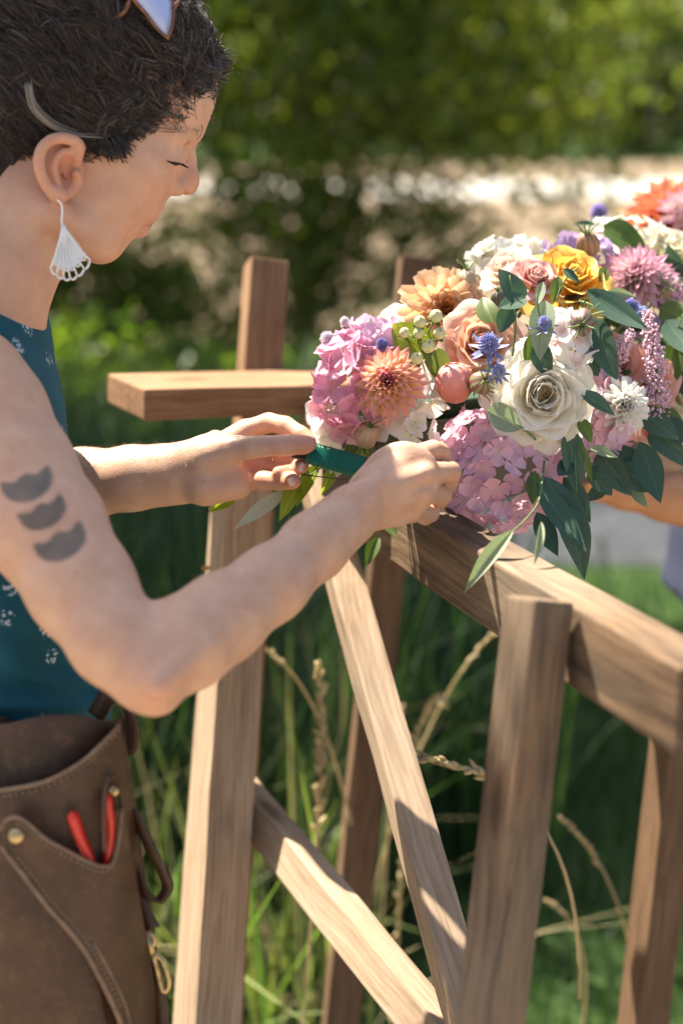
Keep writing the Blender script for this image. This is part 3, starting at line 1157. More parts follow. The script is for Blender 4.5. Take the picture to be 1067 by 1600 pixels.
for f in ('little', 'ring', 'middle', 'index'):
    W.chain([(P3(*p), r) for p, r in fr[f]], .0016)
    W.ball(P3(*fr[f][0][0]) - cF * .0062 + np.array(CR) * .001, .0092 if f != 'little' else .0082, .0028)  # knuckle
# thumb of the near hand, over the wire stick
W.chain([(P3(572, 765, 1.27), .017), (P3(606, 730, 1.306), .0135), (P3(638, 716, 1.336), .0115), (P3(660, 730, 1.350), .0100), (P3(664, 742, 1.352), .0086)], .006)

# far (left) arm
W.cone(P3(-45, 590, 1.40), P3(-70, 640, 1.53), .060, .055, .04)
W.chain([(P3(-70, 640, 1.53), .054), (P3(-40, 780, 1.53), .046), (P3(-5, 850, 1.50), .042)], .02)
fl = [(P3(-5, 850, 1.50), .044), (P3(60, 800, 1.475), .043), (P3(130, 757, 1.45), .0355), (P3(210, 747, 1.43), .031), (P3(275, 741, 1.415), .0275)]
W.chain(fl, .012)
side_l = np.array(camdir(0, 1, .25))
W.flat(P3(255, 742, 1.42), P3(312, 737, 1.405), side_l, (.0275, .021), (.0285, .0185), .012)
W.flat(P3(312, 737, 1.405), P3(352, 722, 1.40), side_l, (.0285, .0185), (.034, .0165), .012)
# palm
pl = {'index': (384, 673, 1.428), 'middle': (396, 700, 1.436), 'ring': (396, 728, 1.432), 'little': (386, 750, 1.420)}
pw = {'index': (326, 712, 1.408), 'middle': (326, 728, 1.410), 'ring': (326, 744, 1.410), 'little': (326, 758, 1.406)}
for f in pl:
    W.cone(P3(*pw[f]), P3(*pl[f]), .0150, .0118, .010)
W.cone(P3(318, 762, 1.395), P3(372, 757, 1.400), .0150, .0125, .012)       # heel of the hand
W.cone(P3(322, 716, 1.392), P3(372, 700, 1.385), .0165, .0125, .010)       # thumb base
W.chain([(P3(352, 704, 1.388), .0135), (P3(392, 699, 1.378), .0108), (P3(412, 697, 1.376), .0100), (P3(438, 696, 1.374), .0100), (P3(455, 695, 1.373), .0098), (P3(474, 695, 1.372), .0092), (P3(483, 694, 1.372), .0078)], .003)
fl_ = {'index': [((384, 673, 1.428), .0105), ((420, 660, 1.420), .0096), ((446, 665, 1.408), .0092), ((470, 679, 1.397), .0084), ((484, 690, 1.391), .0070)],
       'middle': [((396, 700, 1.436), .0105), ((432, 708, 1.430), .0094), ((458, 716, 1.418), .0088), ((470, 726, 1.398), .0080), ((468, 731, 1.389), .0072)],
       'ring': [((396, 728, 1.432), .0098), ((430, 735, 1.428), .0090), ((452, 738, 1.412), .0084), ((446, 740, 1.398), .0076), ((436, 739, 1.394), .0070)],
       'little': [((386, 750, 1.420), .0100), ((412, 751, 1.410), .0094), ((436, 752, 1.400), .0088), ((452, 752, 1.390), .0082), ((459, 752, 1.380), .0076)]}
for f in ('index', 'ring', 'middle', 'little'):
    W.chain([(P3(*p), r) for p, r in fl_[f]], .0028)

V, F = W.mesh()
del W
V = relax(V, F, 2, .4)
# colour: redder at joints, nose and ears, the ears also for light shining through; tattoo on the near upper arm
col = np.tile(SKIN, (len(V), 1))
red = np.zeros(len(V))
for c, r, s in [(HP(95, 262, .075), .035, .9), (HP(300, 288, 0), .02, .55), (HP(235, 290, .04), .035, .3), (P3(241, 1085, 1.03), .03, .25), (P3(463, 735, 1.39), .03, .6),
                (P3(450, 752, 1.38), .018, .5), (P3(480, 700, 1.37), .018, .5), (P3(400, 735, 1.42), .03, .5), (P3(690, 735, 1.30), .03, .35), (P3(650, 712, 1.27), .016, .3), (P3(663, 741, 1.26), .014, .3), (P3(660, 772, 1.26), .014, .3), (P3(645, 800, 1.275), .014, .3), (P3(560, 760, 1.22), .03, .2)]:
    red += s * blob(V, c, r)
red = np.clip(red + .12 * noise3(V, 60, 3), 0, 1)[:, None]
col = col * (1 - red * np.array([.02, .30, .36]))
lip = np.clip(blob(V, HP(226, 345, 0), .010) + blob(V, HP(212, 350, .010), .009), 0, 1)[:, None]
col = col * (1 - lip * np.array([.18, .52, .42]))
# brows
bw = np.zeros(len(V))
for t in np.linspace(0, 1, 9):
    bw += .28 * blob(V, HP(312 - 30 * t, 205 + 3 * t - 5 * math.sin(3.1 * t), .008 + .036 * t), .0055)
bw = np.clip(bw, 0, .8)[:, None]
col = col * (1 - bw) + np.array((.10, .06, .04)) * bw
# lashes along the lower edge of the closed lid
ls = np.zeros(len(V))
for t in np.linspace(0, 1, 7):
    ls += .18 * blob(V, HP(286 - 22 * t, 255 + 1 * t, .022 + .02 * t), .0020)
ls = np.clip(ls, 0, .85)[:, None]
col = col * (1 - ls) + np.array((.06, .035, .025)) * ls
# tattoo: three crowned half discs, drawn in the plane of the outer arm
rel_ = V - np.array(CAM)
dep = rel_ @ np.array(CF)
ax_ = rel_ @ np.array(CR) / dep * FPX + 533.5
ay_ = 800 - rel_ @ np.array(CU) / dep * FPX
tat = np.zeros(len(V))
for cx, cy, an, sz in ((43, 754, -20, 1.0), (67, 799, -26, .93), (95, 845, -27, 1.02)):
    a = R(an)
    dx, dy = (ax_ - cx) / sz, (ay_ - cy) / sz
    u = dx * math.cos(a) + dy * math.sin(a)
    v = -dx * math.sin(a) + dy * math.cos(a)
    low = np.clip((1 - (u / 43) ** 2 - (np.maximum(v, 0) / 31) ** 2) * 6, 0, 1)
    topc = -13 - 3.0 * np.cos(u / 38 * 2 * math.pi)
    upm = np.clip((v - topc) / 4, 0, 1)
    tat = np.maximum(tat, low * upm)
arm_axis = np.zeros(len(V), bool)
near = (dep < 1.18) & (ax_ < 190) & (ay_ > 640) & (ay_ < 960)
tat = np.where(near, tat, 0)[:, None] * (.86 + .06 * noise3(V, 240, 9)[:, None])
col = col * (1 - tat) + np.array((.085, .085, .08)) * tat
feet = Vector((-0.36, 1.36, 0))
person = empty('person', feet)
tag(person, 'woman in teal sleeveless top with dark curly hair and both hands at the flowers', 'person')
body = link('body', mesh('body', V - np.array(feet), F, col=col), M_skin, person)
# nails
for (p, n, t, L_, W_) in [((478, 690, 1.3665), camdir(.1, .80, .55), camdir(1, .05, 0), .0120, .0098),
                          ((472, 731, 1.3815), camdir(.55, -.1, .75), camdir(-.3, -.8, .2), .0085, .0075),
                          ((456, 752, 1.3715), camdir(.25, -.05, .95), camdir(.25, -.3, .3), .0085, .0078)]:
    nail(person, at(*p), n, t, L_, W_, M_nail)

# fine pale hair on both forearms
nrm_ = np.zeros_like(V)
fn_ = np.cross(V[F[:, 2]] - V[F[:, 0]], V[F[:, 3]] - V[F[:, 1]])
for k in range(4):
    for d in range(3):
        nrm_[:, d] += np.bincount(F[:, k], fn_[:, d], len(V))
nrm_ /= np.linalg.norm(nrm_, axis=1)[:, None] + 1e-12
rg = np.random.default_rng(12)
far_ = np.flatnonzero((ax_ > 100) & (ax_ < 330) & (ay_ > 690) & (ay_ < 800) & (dep > 1.36) & (nrm_[:, 2] > .1))
nea_ = np.flatnonzero((ax_ > 300) & (ax_ < 560) & (ay_ > 740) & (ay_ < 1050) & (dep < 1.25) & (nrm_[:, 2] > -.2))
ids = np.concatenate([rg.choice(far_, 420), rg.choice(nea_, 420)])
b_ = V[ids]
d_ = nrm_[ids] * .7 + np.where((np.arange(len(ids)) < 420)[:, None], np.array(CR), np.array(camdir(.7, .6, 0))) * .7 + rg.normal(0, .25, (len(ids), 3))
d_ /= np.linalg.norm(d_, axis=1)[:, None]
l_ = rg.uniform(.004, .009, len(ids))[:, None]
s_ = np.cross(d_, np.array(CF))
s_ /= np.linalg.norm(s_, axis=1)[:, None] + 1e-9
w_ = .00016
Vh = np.stack([b_ - s_ * w_, b_ + s_ * w_, b_ + d_ * l_ + nrm_[ids] * l_ * -.15], 1).reshape(-1, 3)
Fh = np.arange(len(Vh)).reshape(-1, 3)
link('arm_hair', mesh('arm_hair', Vh - np.array(feet), Fh), simple('fine fair hair', (.42, .30, .20), .5), person)['kind'] = 'stuff'

# lashes of the lowered lid
parts = []
for t in np.linspace(0, 1, 15):
    px, py = 261 + 25 * t, 251 + 5 * t
    m_ = (np.abs(ax_ - px) < 5) & (np.abs(ay_ - py) < 5)
    if not m_.any():
        continue
    p = Vector(P3(px, py, dep[m_].min() - .0004)) - feet
    e = Vector(hf * .006 + hn * .002 - hu * (.0035 + .001 * math.sin(9 * t)))
    parts.append(tube([p, p + e * .55 - Vector(hu) * .0003, p + e], [.0005, .0004, .0001], 4))
V_, F_ = join_vf(parts)
link('eyelashes', mesh('eyelashes', V_, F_), simple('dark lashes', (.03, .018, .012), .5), person)

# ------------------------------------------------------------------ clothes of the woman
def cloth_mat(name, base, motif=None, rough=0.8, weave=900):
    m, nt, N, L, P = new_mat(name)
    tc = nd(N, 'TexCoord')
    no = nd(N, 'TexNoise')
    no.inputs['Scale'].default_value = 18
    no.inputs['Detail'].default_value = 4
    L.new(tc.outputs['Object'], no.inputs['Vector'])
    r = ramp(N, [(0.3, tuple(c * .85 for c in base)), (0.7, tuple(c * 1.12 for c in base))])
    L.new(no.outputs[0], r.inputs[0])
    c = r.outputs[0]
    if motif:
        v = nd(N, 'TexVoronoi')
        v.inputs['Scale'].default_value = 30
        v.inputs['Randomness'].default_value = 0.6
        L.new(tc.outputs['Object'], v.inputs['Vector'])
        r1 = ramp(N, [(0.23, (1, 1, 1)), (0.27, (0, 0, 0))])
        L.new(v.outputs['Distance'], r1.inputs[0])
        v2 = nd(N, 'TexVoronoi')
        v2.inputs['Scale'].default_value = 260
        L.new(tc.outputs['Object'], v2.inputs['Vector'])
        r2 = ramp(N, [(0.42, (1, 1, 1)), (0.52, (0, 0, 0))])
        L.new(v2.outputs['Distance'], r2.inputs[0])
        f = mixc(N, L, 1.0, r1.outputs[0], r2.outputs[0], 'MULTIPLY')
        c = mixc(N, L, f, c, motif)
    L.new(c, P.inputs['Base Color'])
    P.inputs['Roughness'].default_value = rough
    P.inputs['Sheen Weight'].default_value = 0.0
    P.inputs['Specular IOR Level'].default_value = 0.2
    w = nd(N, 'TexNoise')
    w.inputs['Scale'].default_value = weave
    L.new(tc.outputs['Object'], w.inputs['Vector'])
    L.new(bump(N, L, w.outputs[0], 0.25, 0.001), P.inputs['Normal'])
    return m


M_teal = cloth_mat('teal blouse cloth', (0.012, 0.088, 0.120), (0.42, 0.52, 0.58))
M_trous = cloth_mat('dark teal trouser cloth', (0.012, 0.075, 0.11))
S = Vol((-.70, 1.02, .86), (-.14, 1.70, 1.50), .0042)
rows = [(455, 56, .085, .055), (500, 78, .115, .074), (560, 92, .140, .088), (640, 102, .150, .094), (720, 110, .150, .098), (800, 118, .146, .098), (900, 130, .142, .098),
        (985, 150, .146, .104), (1050, 166, .150, .110), (1095, 163, .146, .106), (1165, 128, .135, .092)]
cs = []
for y, fx, ra, rb in rows:
    dd = 1.365 if y < 700 else 1.365 - .03 * (y - 700) / 400
    half = math.hypot(rb * math.cos(PSI), ra * math.sin(PSI))
    cs.append((P3(fx - half * FPX / dd, y, dd), (ra, rb)))
for (p, r), (q, t) in zip(cs[:-1], cs[1:]):
    S.flat(p, q, hn, r, t, .012)
S.chain([(P3(-80, 560, 1.40), .066), (P3(-68, 572, 1.30), .064), (P3(-64, 588, 1.245), .058)], .02)
S.ball(sh + np.array(CU) * .004 - hf * .004, .064, .006, True)
S.ball(P3(-70, 640, 1.53), .060, .006, True)
S.cut(P3(30, 461, 1.34), np.array(CU) * .97 + hf * .12)
S.cut(P3(75, 1138, 1.2), np.array(CU) * -.96 + hf * -.26)
V, F = S.mesh()
n0 = noise3(V * np.array([1, 1, 2.2]), 34, 4)
yy = 800 - ((V - np.array(CAM)) @ np.array(CU)) / ((V - np.array(CAM)) @ np.array(CF)) * FPX
amp = .0030 + .0085 * np.clip((yy - 820) / 220, 0, 1)
ctr = np.array(cs[5][0])
out = V - ctr
out[:, 2] = 0
out /= np.linalg.norm(out, axis=1)[:, None] + 1e-9
V = V + out * (amp * n0)[:, None] + out * (.0065 * np.sin(yy * .075 + 5 * n0) * np.clip((yy - 960) / 80, 0, 1))[:, None]
V = relax(V, F, 3, .5)
link('blouse', mesh('blouse', V - np.array(feet), F), M_teal, person)
# trousers to the ground, and shoes
T = Vol((-.78, .95, -.01), (-.05, 1.75, 1.10), .009)
hip = P3(-60, 1215, 1.325)
T.flat(P3(-60, 1120, 1.33), hip, hn, (.128, .09), (.155, .110), .03)
for s_ in (-1, 1):
    a0 = hip + hn * .075 * s_ - np.array([0, 0, .04])
    k0 = np.array([a0[0] + .02, a0[1] - .02 * s_, .50])
    f0 = np.array([a0[0] - .02, a0[1] - .03 * s_, .09])
    T.chain([(a0, .098), (k0, .066), (f0, .058)], .03)
T.cut(P3(-60, 1120, 1.33), (0, 0, 1))
V, F = T.mesh()
V = V + (noise3(V, 40, 6) * .003)[:, None] * np.array([1, 1, 0])
V = relax(V, F, 1)
link('trousers', mesh('trousers', V - np.array(feet), F), M_trous, person)
M_shoe = simple('dark shoe leather', (.05, .035, .028), .5, noise=.2)
for s_ in (-1, 1):
    a0 = hip + hn * .045 * s_
    T = Vol((a0[0] - .2, a0[1] - .2, -.012), (a0[0] + .3, a0[1] + .2, .14), .006)
    f0 = np.array([a0[0] - .03, a0[1] - .0 * s_, .05])
    T.cone(f0 + hf * -.03, f0 + hf * .02, .048, .045, .02)
    T.cone(f0 + hf * .02 - [0, 0, .01], f0 + hf * .18 - [0, 0, .015], .045, .032, .02)
    T.cut((0, 0, .002), (0, 0, -1))
    V, F = T.mesh()
    link('shoe', mesh('shoe', relax(V, F, 1) - np.array(feet), F), M_shoe, person)

# ---- hair
hc = HP(118, 102, 0)
hr = np.array((.124, .088, .116))
HA = np.stack([hf, hn, hu])
Hh = Vol(hc - .15, hc + np.array((.15, .15, .13)), .0035)
Hh.ell(hc, (hf, hn, hu), hr, .01)
Hh.cut(HP(275, 160, 0), hf * .74 - hu * .67)
Hh.cut(HP(130, 226, 0), hf * .40 - hu * .90)
for w in (-1, 1):
    Hh.chain([(HP(232, 170, .056 * w), .012), (HP(205, 198, .063 * w), .009), (HP(178, 224, .066 * w), .007), (HP(155, 232, .068 * w), .006)], .012)
    Hh.chain([(HP(320, 100, .015 * w), .017), (HP(296, 120, .038 * w), .017), (HP(262, 140, .052 * w), .016)], .012)
Hh.chain([(HP(-20, 200, 0), .06), (HP(-8, 262, 0), .045)], .02)
V, F = Hh.mesh()
nn = noise3(V, 150, 2) + .6 * noise3(V, 320, 5)
o_ = V - hc
o_ /= np.linalg.norm(o_, axis=1)[:, None]
V = V + o_ * (nn * .0055)[:, None]
cap_V = V.copy()
hcol = np.tile(np.array((.012, .008, .006)), (len(V), 1))


def hair_mat(name):
    m, nt, N, L, P = new_mat(name)
    a = nd(N, 'Attribute', attribute_name='Col')
    L.new(a.outputs['Color'], P.inputs['Base Color'])
    P.inputs['Roughness'].default_value = 0.5
    P.inputs['Specular IOR Level'].default_value = 0.35
    P.inputs['Sheen Weight'].default_value = 0.15
    return m


M_hair = hair_mat('dark brown hair with grey strands')
hair = link('hair', mesh('hair', V - np.array(feet), F, col=hcol), M_hair, person)


def strands(roots, rg, n_pts=14, Lr=(.035, .075), rad=.0008, curl=(.003, .0075), grey=.1, flow=None, lift=(.0, .07), lock=1, turns_=(1.0, 2.6), spread=.55):
    """curly strands that creep over the skull"""
    nl = len(roots)
    n = nl * lock
    rp = lambda a: np.repeat(a, lock, 0)
    P = np.zeros((n, n_pts, 3))
    L_ = rp(rg.uniform(*Lr, nl)) * rg.uniform(.85, 1.1, n)
    cr = rp(rg.uniform(*curl, nl)) * rg.uniform(.85, 1.15, n)
    turns = rp(rg.uniform(*turns_, nl)) + rg.normal(0, .10, n)
    ph = rp(rg.uniform(0, 6.28, nl)) + rg.normal(0, .32, n)
    up = rp(rg.uniform(*lift, nl))
    p = rp(roots) + (rg.normal(0, .0026, (n, 3)) if lock > 1 else 0)
    q = ((p - hc) @ HA.T)
    dirs = rp(rg.normal(0, spread, (nl, 3))) + rg.normal(0, .03, (n, 3)) + (np.array(flow) if flow is not None else np.array((-.5, 0, .2)))
    c_path = np.zeros((n, n_pts, 3))
    for i in range(n_pts):
        nrm = q / hr ** 2
        nrm /= np.linalg.norm(nrm, axis=1)[:, None]
        t = dirs - nrm * (dirs * nrm).sum(1)[:, None]
        t /= np.linalg.norm(t, axis=1)[:, None]
        b = np.cross(nrm, t)
        s = i / (n_pts - 1)
        a = ph + turns * 6.28 * s
        am = cr * min(1, s * 3 + .2)
        pos = q + nrm * (am * np.cos(a) + .002)[:, None] + b * (am * np.sin(a))[:, None]
        P[:, i] = hc + pos @ HA
        q = q + t * (L_ / n_pts)[:, None]
        e = np.sqrt(((q / hr) ** 2).sum(1))
        tgt = np.maximum(1.0 + up * s, np.minimum(e, 1.0 + up))
        q = q / e[:, None] * tgt[:, None]
    # tubes with 3 sides
    T_ = np.gradient(P, axis=1)
    T_ /= np.linalg.norm(T_, axis=2)[..., None] + 1e-9
    ref = rg.normal(0, 1, (n, 1, 3))
    u = np.cross(T_, ref)
    u /= np.linalg.norm(u, axis=2)[..., None] + 1e-9
    v = np.cross(T_, u)
    rr = rad * (1 - .75 * np.linspace(0, 1, n_pts) ** 2)[None, :, None]
    ring = [P + rr * (u * math.cos(a) + v * math.sin(a)) for a in (0, 2.094, 4.189)]
    Vv = np.stack(ring, 2).reshape(-1, 3)
    b = (np.arange(n) * n_pts * 3)[:, None, None] + (np.arange(n_pts - 1) * 3)[None, :, None]
    k = np.arange(3)[None, None, :]
    k2 = (k + 1) % 3
    Ff = np.stack([b + k, b + k2, b + 3 + k2, b + 3 + k], -1).reshape(-1, 4)
    g = rg.uniform(0, 1, n)
    c = np.where((g < grey)[:, None], np.array((.17, .15, .135)) * rg.uniform(.4, 1, (n, 1)), np.array((.026, .015, .011)) * rg.uniform(.5, 1.7, (n, 1)))
    cc = np.repeat(c, n_pts * 3, 0)
    return Vv, Ff, cc


rg = np.random.default_rng(77)
near_ = ((cap_V - hc) @ hn) > -.045
src = cap_V[near_]
pick = src[rg.integers(0, len(src), 460)]
Va, Fa, Ca = strands(pick, rg, grey=.10, lock=20, Lr=(.07, .14), curl=(.004, .0085), turns_=(1.2, 2.4), rad=.00036, n_pts=18, spread=.30, flow=(-1.0, 0, .12))
pick = src[rg.integers(0, len(src), 700)]
Vc, Fc, Cc = strands(pick, rg, grey=.16, Lr=(.04, .08), lift=(.02, .12), rad=.0004)
# front wave over the forehead and the sideburn: greyer
fr_ = src[(((src - HP(270, 70, .05)) ** 2).sum(1) < .034 ** 2) | (((src - HP(195, 215, .066)) ** 2).sum(1) < .028 ** 2)]
pick = fr_[rg.integers(0, len(fr_), 110)]
Vb, Fb, Cb = strands(pick, rg, grey=.34, Lr=(.016, .036), curl=(.004, .008), flow=(-.7, 0, .25), lock=14, turns_=(1.2, 2.4), rad=.00036, n_pts=16)
fr2 = cap_V[(((cap_V - HP(306, 100, .0)) ** 2).sum(1) < .05 ** 2) | (((cap_V - HP(285, 120, .045)) ** 2).sum(1) < .03 ** 2) | (((cap_V - HP(190, 215, .066)) ** 2).sum(1) < .022 ** 2)]
Vd, Fd, Cd = strands(fr2[rg.integers(0, len(fr2), 170)], rg, grey=.22, Lr=(.014, .030), curl=(.003, .006), flow=(-.7, 0, .55), lock=13, turns_=(.8, 1.8), rad=.00036, n_pts=14, spread=.5)
link('hair_strands', mesh('hair_strands', np.concatenate([Va, Vb, Vc, Vd]) - np.array(feet), np.concatenate([Fa, Fb + len(Va), Fc + len(Va) + len(Vb), Fd + len(Va) + len(Vb) + len(Vc)]), col=np.concatenate([Ca, Cb, Cc, Cd])), M_hair, person)['kind'] = 'stuff'
# pale lock swept back over the ear
parts = []
for k in range(13):
    j = rg.normal(0, 2.6, 2)
    w = .083 + rg.uniform(-.004, .004)
    pts = [HP(x + j[0], y + j[1], w - dw) for x, y, dw in ((44, 130, -.004), (52, 165, -.002), (78, 192, .0), (108, 207, .004), (136, 211, .006), (165, 212, .010))]
    pts = catmull([Vector(p) for p in pts], 5)
    parts.append(tube([p - feet for p in pts], [.00042] * len(pts), 4))
V_, F_ = join_vf(parts)
link('grey_lock', mesh('grey_lock', V_, F_, col=np.tile(np.array((.25, .22, .19)), (len(V_), 1))), M_hair, person)

# finger ring
V_, F_ = tube([P3(425 + 3 * math.cos(a) * .4, 716 + 11 * math.sin(a), 1.43 - .0095 * math.cos(a)) - np.array(feet) for a in np.linspace(0, 6.283, 17)[:-1]], .0011, 6, closed=True)
M_gold = simple('gold', (.83, .60, .25), .25, 1.0)
link('finger_ring', mesh('finger_ring', V_, F_), M_gold, person)

# ---- earring: open fan of silver wire
M_silver = simple('brushed pale silver', (.82, .80, .76), .45, .35)
eb = Vector(HP(96, 325, .084))
er = empty('drop_earring', eb)
tag(er, 'white silver fan-shaped openwork earring hanging from the right ear of the woman', 'earring')
EQ = lambda x, y, w=.086: Vector(HP(x, y, w)) - eb
V_, F_ = tube(catmull([EQ(90, 312), EQ(96, 318), EQ(98, 330), EQ(97, 345), EQ(99, 352)], 4), .0010, 6)
link('hook', mesh('hook', V_, F_), M_silver, er)
tips = [(80, 418), (89, 428), (100, 433), (110, 434), (121, 430), (132, 420), (141, 406)]
top = (99, 350)
parts = []
for i, (x, y) in enumerate(tips):
    c = (i - 3) / 3
    mid = (top[0] + (x - top[0]) * .30, top[1] + (y - top[1]) * .55)
    parts.append(tube([p for p in bez(EQ(*top), EQ(*mid), EQ(x, y), 9)], [.0011 if i in (0, 6) else .0009] * 9, 6))
    if i < 6:
        x2, y2 = tips[i + 1]
        parts.append(tube(bez(EQ(x, y), EQ((x + x2) / 2 + c * 2, (y + y2) / 2 + 9), EQ(x2, y2), 6), .0011, 6))
        parts.append(tube(bez(EQ(x * .8 + top[0] * .2, y * .8 + top[1] * .2), EQ((x + x2) / 2, (y + y2) / 2 - 3), EQ(x2 * .8 + top[0] * .2, y2 * .8 + top[1] * .2), 6), .0008, 6))
V_, F_ = join_vf(parts)
link('fan', mesh('fan', V_, F_), M_silver, er)
bm = bmesh.new()
vs = [bm.verts.new(EQ(*p, .0855)) for p in [top] + [(x * .84 + top[0] * .16, y * .84 + top[1] * .16) for x, y in tips]]
bm.faces.new(vs)
me = bpy.data.meshes.new('plate')
bm.to_mesh(me)
pl_ = link('plate', me, M_silver, er)
md = pl_.modifiers.new('solid', 'SOLIDIFY')
md.thickness = .0008

# ---- sunglasses pushed up into the hair
sb = Vector(HP(240, 0, .06))
sg = empty('sunglasses', sb)
tag(sg, 'sunglasses pushed up into dark hair, lenses coloured pale blue for reflected sky', 'sunglasses')
m, nt, N, L, P = new_mat('lens in painted sky blue')
P.inputs['Base Color'].default_value = (.34, .43, .74, 1)  # blue base colour stands for sky mirrored in the lenses
P.inputs['Metallic'].default_value = .25
P.inputs['Roughness'].default_value = .4
M_lens = m
M_tort = simple('amber tortoiseshell', (.16, .06, .02), .25, noise=.7, nscale=90)
for w in (1, -1):
    ol = [(262, 60), (269, 40), (271, 10), (262, -28), (238, -55), (205, -52), (190, -30), (206, -4), (228, 22), (246, 46)]
    pts = catmull([Vector(HP(x, y, (.086 + .00018 * (262 - x)) * w)) - sb for x, y in ol + ol[:1]], 4)[:-1]
    c = sum(pts, Vector()) / len(pts)
    nrm = Vector(hn * .8 * w + hf * .45 + hu * .3).normalized()
    V_ = [p for p in pts] + [c + (p - c) * .55 + nrm * .004 for p in pts] + [c + nrm * .0055]
    n = len(pts)
    F_ = [(i, (i + 1) % n, n + (i + 1) % n, n + i) for i in range(n)] + [(n + i, n + (i + 1) % n, 2 * n) for i in range(n)]
    ln = link('lens', mesh('lens', V_, F_), M_lens, sg)
    md = ln.modifiers.new('solid', 'SOLIDIFY')
    md.thickness = .0018
    V_, F_ = tube(pts, .0016, 6, closed=True)
    link('rim', mesh('rim', V_, F_), M_tort, sg)
    V_, F_ = tube([p - sb for p in catmull([Vector(HP(203, 0, .094 * w)), Vector(HP(190, 22, .093 * w)), Vector(HP(150, 40, .086 * w)), Vector(HP(80, 90, .076 * w)), Vector(HP(20, 150, .060 * w))], 5)], [(.0035, .0018)] * 21, 8)
    link('temple', mesh('temple', V_, F_), M_tort, sg)
V_, F_ = tube([p - sb for p in catmull([Vector(HP(270, 15, .086)), Vector(HP(300, -30, 0)), Vector(HP(270, 15, -.086))], 6)], .0022, 8)
link('bridge', mesh('bridge', V_, F_), M_tort, sg)

# ---- leather tool belt and holster


def leather_mat(name, c1, c2):
    m, nt, N, L, P = new_mat(name)
    tc = nd(N, 'TexCoord')
    a = nd(N, 'TexNoise')
    a.inputs['Scale'].default_value = 22
    a.inputs['Detail'].default_value = 7
    a.inputs['Roughness'].default_value = .62
    L.new(tc.outputs['Object'], a.inputs['Vector'])
    r = ramp(N, [(0.3, c1), (0.55, tuple((x + y) / 2 for x, y in zip(c1, c2))), (0.78, c2)])
    L.new(a.outputs[0], r.inputs[0])
    s = nd(N, 'TexNoise')
    s.inputs['Scale'].default_value = 90
    s.inputs['Detail'].default_value = 8
    s.inputs['Distortion'].default_value = 1.2
    L.new(tc.outputs['Object'], s.inputs['Vector'])
    rs = ramp(N, [(0.54, (0, 0, 0)), (0.76, (.38, .38, .38))])
    L.new(s.outputs[0], rs.inputs[0])
    c = mixc(N, L, rs.outputs[0], r.outputs[0], tuple(min(1, v * 1.9) for v in c2))
    L.new(c, P.inputs['Base Color'])
    P.inputs['Roughness'].default_value = .5
    P.inputs['Specular IOR Level'].default_value = .4
    v = nd(N, 'TexVoronoi')
    v.inputs['Scale'].default_value = 650
    L.new(tc.outputs['Object'], v.inputs['Vector'])
    L.new(bump(N, L, v.outputs['Distance'], .18, .001), P.inputs['Normal'])
    return m


M_lea = leather_mat('oiled brown leather', (.052, .025, .012), (.118, .060, .028))
M_lea2 = leather_mat('worn dark leather', (.042, .020, .010), (.10, .05, .025))
M_edge = simple('burnished leather edge', (.19, .12, .075), .55, noise=.3, nscale=120)
M_brass = simple('aged brass', (.55, .40, .19), .35, .9, noise=.3, nscale=200)
hb = at(60, 1300, 1.15)
hol = empty('tool_holster', hb)
tag(hol, 'brown leather tool holster with riveted pocket hanging on the belt of the woman', 'tool holster')


def hdep(x, y, off=0.0):
    return 1.128 + 3.2 * ((x - 55) * .0006) ** 2 + (.018 if x > 150 else 0) * ((x - 150) / 60) ** 2 - off + .00003 * (y - 1300)


def panel(name, pairs, off, mat, nr=16, thick=.003, parent=None, nc=5, wav=0.0):
    """leather sheet between a top and a bottom edge given as photo points on the hip"""
    tp = catmull([Vector((a[0], a[1], 0)) for a, b in pairs], nc)
    bt = catmull([Vector((b[0], b[1], 0)) for a, b in pairs], nc)
    V_, F_ = [], []
    for i, (a, b) in enumerate(zip(tp, bt)):
        for k in range(nr + 1):
            p = a.lerp(b, k / nr)
            V_.append(at(p.x, p.y, hdep(p.x, p.y, off) + wav * math.sin(p.x * .03 + p.y * .017)) - hb)
    n = nr + 1
    for i in range(len(tp) - 1):
        for k in range(nr):
            F_.append((i * n + k, i * n + k + 1, (i + 1) * n + k + 1, (i + 1) * n + k))
    o = link(name, mesh(name, V_, F_), mat, parent or hol)
    md = o.modifiers.new('solid', 'SOLIDIFY')
    md.thickness = thick
    md.offset = 0
    bv = o.modifiers.new('bevel', 'BEVEL')
    bv.width = .0008
    bv.segments = 2
    return o


def edge(name, pts, off, r, mat, parent=None):
    q = catmull([Vector((x, y, 0)) for x, y in pts], 5)
    V_, F_ = tube([at(p.x, p.y, hdep(p.x, p.y, off)) - hb for p in q], r, 6)
    return link(name, mesh(name, V_, F_), mat, parent or hol)


# waist belt, wrapped round the hips
bc = P3(-60, 1190, 1.33)
V_, F_ = [], []
nb_ = 48
for k in range(nb_):
    a = 2 * math.pi * k / nb_
    for z_, rr in ((.030, 1.0), (-.030, 1.025)):
        tilt = .016 * math.cos(a)
        V_.append(Vector(bc + hf * (math.cos(a) * .124 * rr) + hn * (math.sin(a) * .160 * rr) + np.array((0, 0, z_ + tilt))) - hb)
for k in range(nb_):
    a, b = 2 * k, 2 * ((k + 1) % nb_)
    F_.append((a, b, b + 1, a + 1))
blt = link('belt', mesh('belt', V_, F_), M_lea2, hol)
md = blt.modifiers.new('solid', 'SOLIDIFY')
md.thickness = .004
pouch_pairs = [((-95, 1245), (-95, 1660)), ((-40, 1240), (-30, 1660)), ((10, 1234), (25, 1660)), ((70, 1222), (105, 1660)), ((125, 1193), (180, 1660)), ((162, 1160), (232, 1660)), ((187, 1133), (268, 1660))]
panel('pouch', pouch_pairs, 0, M_lea, 22)
